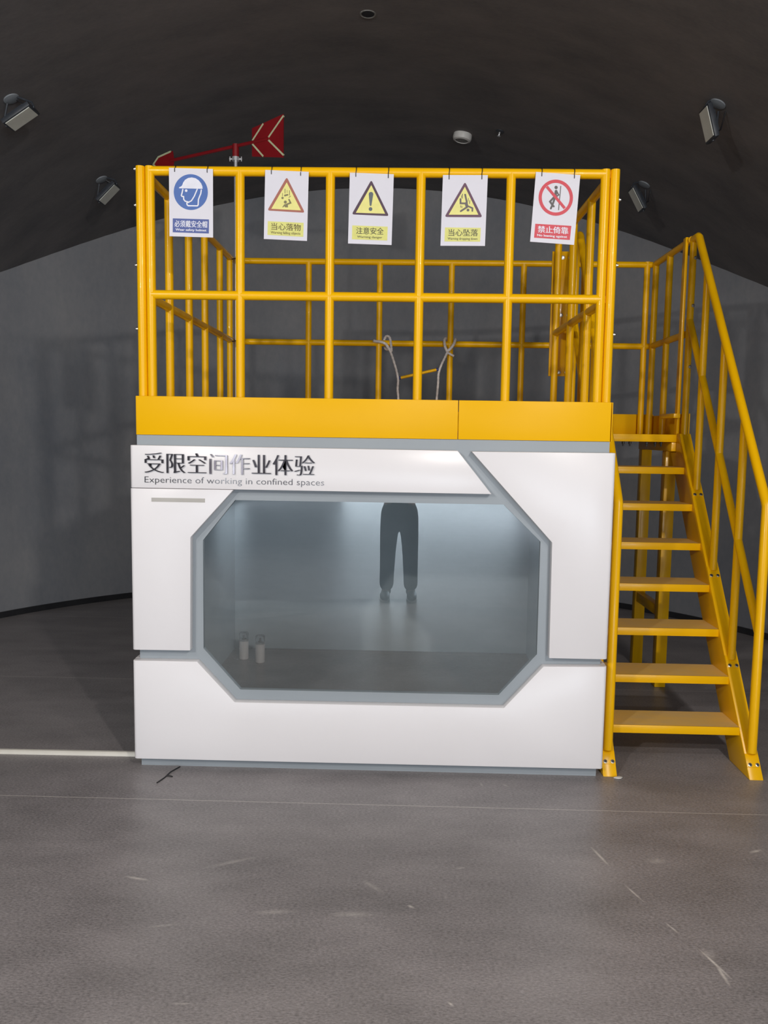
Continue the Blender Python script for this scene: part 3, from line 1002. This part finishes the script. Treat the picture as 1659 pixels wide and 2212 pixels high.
s.text('当心坠落', 'dark_text', 455, 1165, 1602, 1768, -0.004, 2, 0.004, bnd, multi=(-0.007, 0.007))
s.text('Warning dropping down', 'dark_text', 440, 1155, 1802, 1875, -0.004, 2, 0.0, bnd, multi=(-0.016, 0.016))

# 5 no leaning
s = Sign('tilted white sign with a red prohibition ring over a leaning figure, nearest the stairs',
         ((398, 222), (1397, 290), (258, 1780)), ((1.760, 2.708), (1.952, 2.696), (1.744, 2.413)), ((528, 312), (1260, 357)))
pic = s.group('leaning_figure', 'figure_dark', [(P_, circle(850, 567, 37, 38, 24)), (S_, [(850, 650), (835, 745)], 62), (S_, [(865, 655), (908, 732), (865, 765)], 30),
    (S_, [(815, 770), (712, 882), (770, 965), (795, 988)], 44), (S_, [(825, 790), (775, 935), (730, 1035)], 42), (S_, [(955, 540), (905, 1065)], 18)], 1)
s.group('prohibition_ring', 'sign_red', [('ring', 842, 795, 388, 402, 316, 330), (S_, [(640, 550), (1045, 1030)], 62, 0)], 2)
bnd = s.group('caption_band', 'sign_red', [(P_, [(378, 1378), (1195, 1422), (1160, 1738), (348, 1690)])], 1)
s.text('禁止倚靠', 'white_ink', 432, 1125, 1420, 1575, 0.052, 2, 0.006, bnd, multi=(-0.013, 0.013))
s.text('No leaning against', 'white_ink', 418, 1100, 1606, 1672, 0.058, 2, 0.004, bnd, multi=(-0.03, 0.0, 0.03))

# ------------------------------------------------------------------ wind vane on its pole
VP = Vector((0.068, 1.862, 0))
VZ0 = 3.429
vane = thing('wind_vane', (VP.x, VP.y, Z_DECK), 'red arrow wind vane with pale green chevrons on a thin silver pole', 'wind vane')
mb = MB(); mb.tube([(VP.x, VP.y, Z_DECK), (VP.x, VP.y, 3.36)], 0.0115, 16); mb.build('pole', 'steel', vane)
mb = MB()
mb.tube([(VP.x, VP.y, 3.335), (VP.x, VP.y, 3.36)], 0.024, 18)
col_ = mb.build('collar', 'steel', vane)
for sx in (-1, 1):
    mb = MB(); mb.tube([(VP.x + sx * 0.02, VP.y, 3.348), (VP.x + sx * 0.042, VP.y, 3.348)], 0.006, 10)
    mb.tube([(VP.x + sx * 0.038, VP.y - 0.002, 3.332), (VP.x + sx * 0.038, VP.y - 0.002, 3.362)], 0.004, 8)
    mb.build('clamp_screw', 'steel', col_)
mb = MB(); mb.tube([(VP.x, VP.y, 3.36), (VP.x, VP.y, 3.44)], 0.022, 18); mb.build('hub', 'red', vane)
tail_v = Vector((0.409, 1.656, 0)); head_v = Vector((-0.598, 2.238, 0))
ax_ = (head_v - tail_v).normalized()
nrm_ = Vector((-ax_.y, ax_.x, 0))


def vp(s_, z_, d_=0.0):
    p = VP + ax_ * s_ + nrm_ * d_
    return (p.x, p.y, VZ0 + z_)


s_t = (tail_v - VP).dot(ax_); s_h = (head_v - VP).dot(ax_)
s_i = (Vector((0.181, 1.775, 0)) - VP).dot(ax_)
mb = MB(); mb.tube([vp(s_i - 0.14, 0), vp(s_h - 0.17, 0)], 0.0115, 12); mb.build('shaft', 'red', vane)
mb = MB(); mb.prism([(s_i, -0.088), (s_t, -0.135), (s_t, 0.130), (s_i, 0.088)], lambda u, v, d: vp(u, v, d), -0.0025, 0.0025)
fin = mb.build('tail_fin', 'red', vane, smooth=False)
mb = MB(); mb.prism([(s_h, 0.0), (s_h - 0.05, 0.042), (s_h - 0.19, 0.062), (s_h - 0.20, 0.012), (s_h - 0.20, -0.012), (s_h - 0.19, -0.062), (s_h - 0.05, -0.042)], lambda u, v, d: vp(u, v, d), -0.0025, 0.0025)
hd = mb.build('arrow_head', 'red', vane, smooth=False)


def strip(pts, w, parent):
    mb_ = MB()
    for sgn in (-1, 1):
        for i in range(len(pts) - 1):
            a, c = Vector(pts[i]), Vector(pts[i + 1])
            d = (c - a).normalized(); n = Vector((-d.y, d.x)) * w / 2
            e = d * w * 0.25
            mb_.prism([tuple(a - e + n), tuple(c + e + n), tuple(c + e - n), tuple(a - e - n)], lambda u, v, dd: vp(u, v, dd), sgn * 0.003 - 0.0012, sgn * 0.003 + 0.0012)
    return mb_.build('reflective_strip', 'lumi', parent, smooth=False)


sw = s_t - s_i
strip([(s_t, 0.118), (s_i + sw * 0.5, 0.0), (s_t, -0.118)], 0.011, fin)
strip([(s_i + sw * 0.36, 0.098), (s_i + sw * 0.02, 0.012)], 0.011, fin)
strip([(s_i + sw * 0.36, -0.10), (s_i + sw * 0.02, -0.012)], 0.011, fin)
strip([(s_h, 0.0), (s_h - 0.05, 0.042), (s_h - 0.17, 0.060)], 0.012, hd)
strip([(s_h, 0.0), (s_h - 0.05, -0.042), (s_h - 0.17, -0.060)], 0.012, hd)
for z, nm in ((Z_R, 'upper'), (Z_M, 'lower')):
    mb = MB()
    pts = []
    for k in range(13):
        t = 2 * math.pi * k / 12
        pts.append((0.052 + 0.036 * math.cos(t), 1.850 + 0.036 * math.sin(t), z - 0.002 + 0.012 * math.sin(t + 0.6)))
    mb.tube(pts, 0.003, 8)
    mb.tube([(0.085, 1.83, z + 0.004), (0.118, 1.80, z + 0.014), (0.135, 1.795, z + 0.002)], 0.0028, 8)
    tag(mb.build('wire_tie', 'black'), f'black wire tie lashing the silver pole to the {"top" if nm == "upper" else "middle"} rail of the left railing', 'cable tie', 'wire ties on the silver pole')

# ------------------------------------------------------------------ rope ladder behind the front railing
rl = thing('rope_ladder', (1.29, 1.86, Z_DECK), 'off-white rope ladder with one yellow rung, tied to the back railing', 'rope ladder')


def rope(pts, r=0.0075, parent=rl, name='rope'):
    P0 = [Vector(p) for p in pts]
    out = []
    for i in range(len(P0) - 1):
        a, b_, c_, d_ = P0[max(i - 1, 0)], P0[i], P0[i + 1], P0[min(i + 2, len(P0) - 1)]
        for k in range(8):
            t = k / 8
            out.append(0.5 * ((2 * b_) + (c_ - a) * t + (2 * a - 5 * b_ + 4 * c_ - d_) * t * t + (3 * b_ - a - 3 * c_ + d_) * t ** 3))
    out.append(P0[-1])
    mb_ = MB()
    rs = [r * (1 + 0.10 * math.sin(i * 2.1)) for i in range(len(out))]
    mb_.tube(out, rs, 10)
    return mb_.build(name, 'rope', parent)


# left rope: stub, wrap over the post and rail, then down
r1 = rope([(1.105, 1.885, 2.115), (1.125, 1.865, 2.06), (1.148, 1.85, 1.985), (1.160, 1.85, 1.925), (1.158, 1.85, 1.86), (1.164, 1.85, 1.79), (1.166, 1.85, Z_DECK + 0.004)])
rope([(0.990, 1.868, 2.183), (1.005, 1.875, 2.180), (1.035, 1.888, 2.178), (1.070, 1.885, 2.165), (1.100, 1.880, 2.125), (1.108, 1.885, 2.11)], 0.0095, r1, 'knot')
rope([(1.112, 1.885, 2.115), (1.108, 1.90, 2.16), (1.098, 1.93, 2.21), (1.075, 1.955, 2.222), (1.058, 1.962, 2.19), (1.07, 1.955, 2.14), (1.10, 1.915, 2.13)], 0.0085, r1, 'knot')
r2_ = rope([(1.488, 1.885, 2.115), (1.470, 1.87, 2.075), (1.445, 1.855, 2.02), (1.430, 1.85, 1.965), (1.428, 1.85, 1.90), (1.421, 1.85, 1.79), (1.419, 1.85, Z_DECK + 0.004)])
rope([(1.492, 1.885, 2.112), (1.474, 1.885, 2.145), (1.466, 1.89, 2.185), (1.472, 1.915, 2.208), (1.487, 1.945, 2.205), (1.493, 1.96, 2.17), (1.49, 1.95, 2.135)], 0.009, r2_, 'knot')
rope([(1.484, 1.88, 2.118), (1.505, 1.878, 2.135), (1.528, 1.885, 2.165), (1.540, 1.905, 2.198), (1.542, 1.925, 2.205)], 0.0095, r2_, 'knot')
rope([(1.488, 1.882, 2.112), (1.508, 1.878, 2.100), (1.532, 1.872, 2.088)], 0.0075, r2_, 'knot')
ra, rb = Vector((1.168, 1.850, 1.936)), Vector((1.4285, 1.850, 1.998))
dd = (rb - ra).normalized()
mb = MB(); mb.tube([ra + dd * 0.008, rb - dd * 0.012], 0.0095, 14); rg = mb.build('rung', 'yellow', rl)
mb = MB(); mb.tube([ra, ra + dd * 0.010], 0.0102, 14); mb.build('end_cap', 'blue', rg)
mb = MB(); mb.tube([rb - dd * 0.014, rb], 0.0102, 14); mb.build('end_cap', 'blue', rg)


# ------------------------------------------------------------------ floodlights on the vault
def floodlight(label, face, ang, lit=False, tilt=0.0, group='floodlights on the vault', power=None):
    """face: centre of the lens; ang: long axis angle in the cross-section; tilt: turns the lens towards the room's end."""
    face = Vector(face)
    u = Vector((math.cos(ang), 0, math.sin(ang)))
    n = Vector((math.sin(ang), 0, -math.cos(ang)))              # lens normal, down and inwards
    if n.z > 0:
        n = -n
    v = Vector((0, 1, 0))
    if tilt:
        q = Matrix.Rotation(tilt, 3, u)
        n, v = q @ n, q @ v
    rad = Vector((face.x - VX, 0, face.z - VZ)).normalized()
    mount = Vector((VX, face.y, VZ)) + rad * VR
    mount.y = face.y
    root = thing('floodlight', tuple(mount), label, 'floodlight', group)
    fm = Matrix((u, v, -n)).transposed().to_4x4()
    fm.translation = face
    mb_ = MB()
    mb_.box(-0.094, -0.070, 0.003, 0.094, 0.070, 0.030, fm)
    mb_.box(-0.060, -0.045, 0.030, 0.060, 0.045, 0.048, fm)
    body = mb_.build('housing', 'lamp_body', root, bevel=0.004)
    mb_ = MB(); mb_.box(-0.0825, -0.0575, -0.001, 0.0825, 0.0575, 0.0035, fm); mb_.build('lens', 'lamp_on' if lit else 'lamp_glass', body, smooth=False)
    mb_ = MB()
    for sgn in (-1, 1):                                         # forked bracket
        a = fm @ Vector((sgn * 0.098, 0, 0.018))
        c = a + (mount - a) * 0.0
        e = mount + u * sgn * 0.035 - rad * 0.012
        mb_.tube([a, a + rad * 0.03, e], 0.006, 8)
    mb_.tube([fm @ Vector((-0.1, 0, 0.018)), fm @ Vector((-0.088, 0, 0.018))], 0.010, 10)
    mb_.tube([fm @ Vector((0.088, 0, 0.018)), fm @ Vector((0.1, 0, 0.018))], 0.010, 10)
    mb_.build('bracket', 'lamp_body', root)
    q = (-rad).to_track_quat('Z', 'Y').to_matrix().to_4x4()
    mb_ = MB()
    mb_.lathe([(0, -0.004), (0.046, -0.004), (0.046, 0.007), (0.03, 0.012), (0, 0.012)], Matrix.Translation(mount) @ q, 20)
    mb_.build('mounting_plate', 'plate', root)
    mb_ = MB()
    c0 = fm @ Vector((0.05, 0.03, 0.045))
    mb_.tube([c0, c0 + rad * 0.03 + Vector((0.03, 0.02, 0)), mount + Vector((0.06, 0.03, -0.02)), mount + Vector((0.02, 0.02, 0.0))], 0.004, 8)
    mb_.build('cable', 'black', root)
    mb_ = MB(); p = fm @ Vector((-0.03, -0.045, 0.036)); mb_.ball(p, 0.006, seg=10, rings=6); mb_.build('screw', 'bolt', root)
    if lit:
        ldta = bpy.data.lights.new('flood_beam', 'AREA')
        ldta.shape = 'RECTANGLE'
        ldta.size, ldta.size_y = 0.165, 0.115
        ldta.energy = (power or FLOOD_POWER) * (1.12 if lit == 'L' else 1.0)
        ldta.color = (1.0, 0.955, 0.90) if lit == 'L' else (1.0, 0.94, 0.885)
        lo = bpy.data.objects.new('flood_beam', ldta)
        COL.objects.link(lo)
        lo.parent = root
        mm = Matrix((u, v, -n)).transposed().to_4x4()
        mm.translation = face + n * 0.006 - mount
        lo.matrix_local = mm
    return root


floodlight('unlit floodlight on the vault at the far left edge of the photo', (-1.037, 1.192, 3.346), math.radians(33))
floodlight('unlit floodlight on the vault left of the railing, beyond the wind vane arrow tip', (-1.059, 2.659, 3.335), math.radians(45))
floodlight('unlit floodlight on the vault above the stair handrail, at the right edge', (2.898, 1.209, 3.346), math.radians(-74))
floodlight('unlit floodlight on the vault just right of the front railing corner', (2.914, 2.689, 3.337), math.radians(-61))
floodlight('lit floodlight on the vault well behind the camera at left, aimed at the booth', (-1.5, -5.4, 3.15), math.radians(33), 'L', math.radians(38), 'lit floodlights behind the camera')
floodlight('lit floodlight on the vault well behind the camera at right, aimed at the booth', (2.80, -4.6, 3.36), math.radians(-27), 'R', math.radians(38), 'lit floodlights behind the camera')
floodlight('lit floodlight on the vault nearly above the camera at left', (-1.15, -3.1, 3.30), math.radians(30), 'L', math.radians(38), 'lit floodlights behind the camera', FLOOD_NEAR)
floodlight('lit floodlight on the vault nearly above the camera at right', (2.95, -3.1, 3.32), math.radians(-29), 'R', math.radians(38), 'lit floodlights behind the camera', FLOOD_NEAR)

# ------------------------------------------------------------------ small ceiling fittings


def vault_frame(x, y):
    z = vault_z(x)
    n = -Vector((x - VX, 0, z - VZ)).normalized()
    return Matrix.Translation((x, y, z)) @ n.to_track_quat('Z', 'Y').to_matrix().to_4x4()


fr_ = vault_frame(1.624, 2.949)
sd = thing('smoke_detector', tuple(fr_.translation), 'round white smoke detector on the dark vault above the front railing', 'smoke detector')
mb = MB(); mb.lathe([(0.058, -0.01), (0.072, 0.0), (0.074, 0.03), (0.068, 0.046), (0.052, 0.052), (0.050, 0.047)], fr_, 32); mb.build('casing', 'off_white', sd)
mb = MB(); mb.lathe([(0.051, 0.046), (0.03, 0.050), (0, 0.051)], fr_, 28); mb.build('grille', 'grille', sd)
fr_ = vault_frame(1.889, 2.735)
sk = thing('sprinkler_head', tuple(fr_.translation), 'tiny silver sprinkler head on the vault right of the smoke detector', 'sprinkler')
mb = MB(); mb.lathe([(0.0, -0.005), (0.032, -0.005), (0.032, 0.004), (0.012, 0.010), (0.0, 0.010)], fr_, 20); mb.build('escutcheon', 'lamp_body', sk)
mb = MB(); mb.lathe([(0.006, 0.009), (0.006, 0.026), (0.004, 0.034), (0.012, 0.036), (0.012, 0.039), (0, 0.039)], fr_, 14); mb.build('nozzle', 'steel', sk)
fr_ = vault_frame(0.959, 1.233)
dl = thing('recessed_downlight', tuple(fr_.translation), 'unlit round recessed downlight at the top centre of the vault', 'downlight')
mb = MB(); mb.lathe([(0.037, -0.01), (0.037, 0.003), (0.043, 0.005), (0.047, 0.003), (0.047, -0.01)], fr_, 32); mb.build('trim_ring', 'grille', dl)
mb = MB(); mb.lathe([(0.0375, 0.0022), (0.02, 0.0012), (0, 0.001)], fr_, 28); mb.build('dark_reflector', 'black', dl)

# ------------------------------------------------------------------ spray cans inside the booth
ZI = 0.045
c1 = thing('spray_can', (0.157, 1.651, ZI), 'white spray can behind the glass, nearer the booth\'s left wall', 'spray can', 'spray cans inside the booth')
mt0 = Matrix.Translation((0.157, 1.651, ZI))
mb = MB(); mb.lathe([(0, 0), (0.028, 0), (0.031, 0.004), (0.031, 0.122), (0.027, 0.132), (0.018, 0.136), (0, 0.136)], mt0, 24); mb.build('can_body', 'can_white', c1)
mb = MB(); mb.lathe([(0.012, 0.136), (0.012, 0.142), (0.006, 0.144), (0.006, 0.162), (0, 0.163)], mt0, 16); mb.build('nozzle', 'nozzle', c1)
mb = MB(); mb.lathe([(0.0305, 0.124), (0.0305, 0.176), (0.027, 0.181), (0, 0.182)], mt0, 24); mb.build('clear_cap', 'can_cap', c1)
c2 = c1.copy(); COL.objects.link(c2)
c2.location = (0.279, 1.580, ZI)
c2['label'] = 'white spray can behind the glass, second from the booth\'s left wall'
for ch in list(c1.children):
    k = ch.copy(); COL.objects.link(k); k.parent = c2

# ------------------------------------------------------------------ floor odds and ends
mb = MB()
mb.prism([(-0.016, 0), (0.016, 0), (0.014, 0.012), (0.007, 0.018), (-0.007, 0.018), (-0.014, 0.012)], lambda u, v, d: (d, 0.108 + u + (d + 0.023) * 0.012, v), -2.60, -0.023)
tag(mb.build('cable_trunking', 'trunk'), 'cream floor cable trunking running from the left wall to the booth', 'cable trunking')
mb = MB()
mb.tube([(0.132, -0.196, 0.003), (0.150, -0.140, 0.003), (0.160, -0.085, 0.005), (0.178, -0.040, 0.004), (0.186, -0.018, 0.003)], 0.0028, 8)
mb.tube([(0.1535, -0.122, 0.004), (0.170, -0.124, 0.004), (0.182, -0.128, 0.003)], 0.0032, 8)
tag(mb.build('plastic_tie', 'black'), 'black plastic tie lying on the floor at the booth\'s front left foot', 'cable tie')

mb = MB()
mb.ball((2.222, -0.022, 0.004), 0.02, (1.0, 0.6, 0.25), 14, 8)
for v in mb.bm.verts:
    v.co.x += 0.004 * math.sin(v.co.y * 300)
    v.co.z = max(v.co.z, 0.0005)
tag(mb.build('plaster_chip', 'off_white'), 'small off-white plaster chip on the floor at the left stair foot', 'plaster chip')

# ------------------------------------------------------------------ the photographer (seen mirrored in the window)
PX, PY = 1.176, -3.90
person = thing('person', (PX, PY, 0), 'person in dark trousers holding up a phone, mirrored in the booth window', 'person')


def skin_mesh(name, joints, edges, material, parent, sub=2, root=0):
    """joints: (x, y, z, rx[, ry])"""
    off = world_loc(parent)
    me = bpy.data.meshes.new(name)
    me.from_pydata([(j[0] - off.x, j[1] - off.y, j[2] - off.z) for j in joints], edges, [])
    o = bpy.data.objects.new(name, me)
    COL.objects.link(o)
    md = o.modifiers.new('skin', 'SKIN')
    md.use_smooth_shade = True
    for i, sv in enumerate(me.skin_vertices[0].data):
        j = joints[i]
        sv.radius = (j[3], j[4] if len(j) > 4 else j[3])
        sv.use_root = (i == root)
    s_ = o.modifiers.new('sub', 'SUBSURF')
    s_.levels = s_.render_levels = sub
    bpy.context.view_layer.update()
    em = bpy.data.meshes.new_from_object(o.evaluated_get(bpy.context.evaluated_depsgraph_get()))
    o.modifiers.clear()
    o.data = em
    bpy.data.meshes.remove(me)
    em.materials.clear()
    em.materials.append(M[material])
    em.polygons.foreach_set('use_smooth', [True] * len(em.polygons))
    o.parent = parent
    return o


LX, RX_ = 1.062, 1.292          # the two legs
J = [(PX, PY, 0.93, 0.13, 0.10),            # 0 pelvis
     (PX, PY, 1.08, 0.125, 0.09), (PX, PY, 1.25, 0.15, 0.10), (PX, PY - 0.01, 1.36, 0.12, 0.08),   # 1-3
     (PX, PY - 0.005, 1.435, 0.055, 0.055), (PX, PY + 0.01, 1.50, 0.06, 0.07), (PX, PY + 0.015, 1.575, 0.078, 0.092), (PX, PY + 0.01, 1.65, 0.062, 0.078)]
E_ = [(0, 1), (1, 2), (2, 3), (3, 4), (4, 5), (5, 6), (6, 7)]


def add(j):
    J.append(j)
    return len(J) - 1


for lx in (LX, RX_):
    sgn = -1 if lx < PX else 1
    a = add((PX + sgn * 0.085, PY, 0.85, 0.085)); b_ = add((lx - sgn * 0.01, PY + 0.01, 0.49, 0.058)); c_ = add((lx, PY - 0.01, 0.09, 0.038))
    d_ = add((lx + sgn * 0.01, PY + 0.06, 0.045, 0.036)); e_ = add((lx + sgn * 0.02, PY + 0.13, 0.035, 0.030))
    E_ += [(0, a), (a, b_), (b_, c_), (c_, d_), (d_, e_)]
    sh = add((PX + sgn * 0.165, PY - 0.01, 1.355, 0.056)); el = add((PX + sgn * 0.215, PY + 0.03, 1.115, 0.042)); wr = add((PX + sgn * 0.095 + 0.01, PY + 0.185, 1.42, 0.027))
    E_ += [(3, sh), (sh, el), (el, wr)]
    pm = add((PX + sgn * 0.085 + 0.012, PY + 0.205, 1.47, 0.030, 0.018))
    E_ += [(wr, pm)]
    kx = PX + sgn * 0.078 + 0.012
    for fi, (dz, ln) in enumerate(((0.045, 0.9), (0.028, 1.0), (0.010, 0.96), (-0.006, 0.8))):
        p1 = add((kx + sgn * 0.010, PY + 0.226, 1.502 + dz, 0.0085)); p2 = add((kx - sgn * 0.008, PY + 0.240, 1.520 + dz, 0.0080)); p3 = add((kx - sgn * (0.028 * ln), PY + 0.244, 1.528 + dz, 0.0070))
        E_ += [(pm, p1), (p1, p2), (p2, p3)]
    t1 = add((kx + sgn * 0.004, PY + 0.190, 1.492, 0.010)); t2 = add((kx - sgn * 0.012, PY + 0.196, 1.520, 0.0085)); t3 = add((kx - sgn * 0.022, PY + 0.204, 1.538, 0.0075))
    E_ += [(pm, t1), (t1, t2), (t2, t3)]
body = skin_mesh('body', J, E_, 'skin', person, 1)
# head features
mb = MB()
mb.ball((PX, PY + 0.105, 1.562), 0.016, (0.75, 1.1, 1.25), 12, 8)
mb.build('nose', 'skin', person)
mb = MB()
for sgn in (-1, 1):
    mb.ball((PX + sgn * 0.076, PY + 0.0, 1.57), 0.020, (0.4, 0.9, 1.5), 12, 8)
mb.build('ear', 'skin', person)
mb = MB()
for sgn in (-1, 1):
    mb.ball((PX + sgn * 0.031, PY + 0.092, 1.592), 0.010, (1.2, 0.7, 0.6), 12, 8)
mb.build('eye', 'black', person)
mb = MB(); mb.ball((PX, PY + 0.094, 1.523), 0.02, (1.1, 0.5, 0.28), 12, 8); mb.build('mouth', 'red', person)
mb = MB(); mb.ball((PX, PY - 0.006, 1.620), 0.092, (0.98, 1.10, 0.98), 20, 14)
for v in list(mb.bm.verts):
    if v.co.y > PY + 0.06 and v.co.z < 1.632:
        v.co.y = PY + 0.055
    if v.co.z < 1.545:
        v.co.z = 1.545
mb.build('hair', 'hair', person)
# clothing
T = [(PX, PY, 1.00, 0.172, 0.116), (PX, PY, 0.84, 0.176, 0.118)]
TE = [(0, 1)]
for lx in (LX, RX_):
    sgn = -1 if lx < PX else 1
    k = len(T)
    T += [(PX + sgn * 0.094, PY, 0.70, 0.098, 0.098), (lx - sgn * 0.010, PY + 0.01, 0.46, 0.080, 0.080), (lx - sgn * 0.002, PY - 0.004, 0.20, 0.069, 0.072), (lx, PY + 0.004, 0.075, 0.068, 0.074)]
    TE += [(1, k), (k, k + 1), (k + 1, k + 2), (k + 2, k + 3)]
skin_mesh('trousers', T, TE, 'trousers', person, 2)
S = [(PX, PY, 0.985, 0.178, 0.128), (PX, PY, 1.08, 0.162, 0.115), (PX, PY, 1.25, 0.172, 0.118), (PX, PY - 0.01, 1.37, 0.135, 0.095), (PX, PY - 0.008, 1.425, 0.068, 0.066)]
SE = [(0, 1), (1, 2), (2, 3), (3, 4)]
for sgn in (-1, 1):
    k = len(S)
    S += [(PX + sgn * 0.172, PY - 0.01, 1.355, 0.072), (PX + sgn * 0.205, PY + 0.018, 1.19, 0.060)]
    SE += [(3, k), (k, k + 1)]
skin_mesh('shirt', S, SE, 'shirt', person, 2)
for lx in (LX, RX_):
    sgn = -1 if lx < PX else 1
    mb = MB()
    mb.ball((lx + sgn * 0.012, PY + 0.045, 0.045), 0.05, (0.95, 2.75, 0.95), 20, 12)
    for v in mb.bm.verts:
        v.co.z = max(v.co.z, 0.018)
    mb.ball((lx, PY - 0.02, 0.075), 0.048, (0.95, 1.15, 0.9), 16, 10)
    sh_ = mb.build('shoe', 'shoe', person)
    mb = MB()
    mb.prism([(lx + sgn * 0.012 + 0.050 * math.cos(t), PY + 0.045 + 0.140 * math.sin(t)) for t in [2 * math.pi * i / 24 for i in range(24)]], lambda u, v, d: (u, v, d), 0.0, 0.020)
    mb.build('sole', 'sole', sh_)
mb = MB()
mb.box(PX + 0.012 - 0.078, -3.680, 1.508, PX + 0.012 + 0.078, -3.672, 1.585)
ph = mb.build('phone', 'black', bevel=0.003)
tag(ph, 'black phone held up in both hands by the person', 'phone')
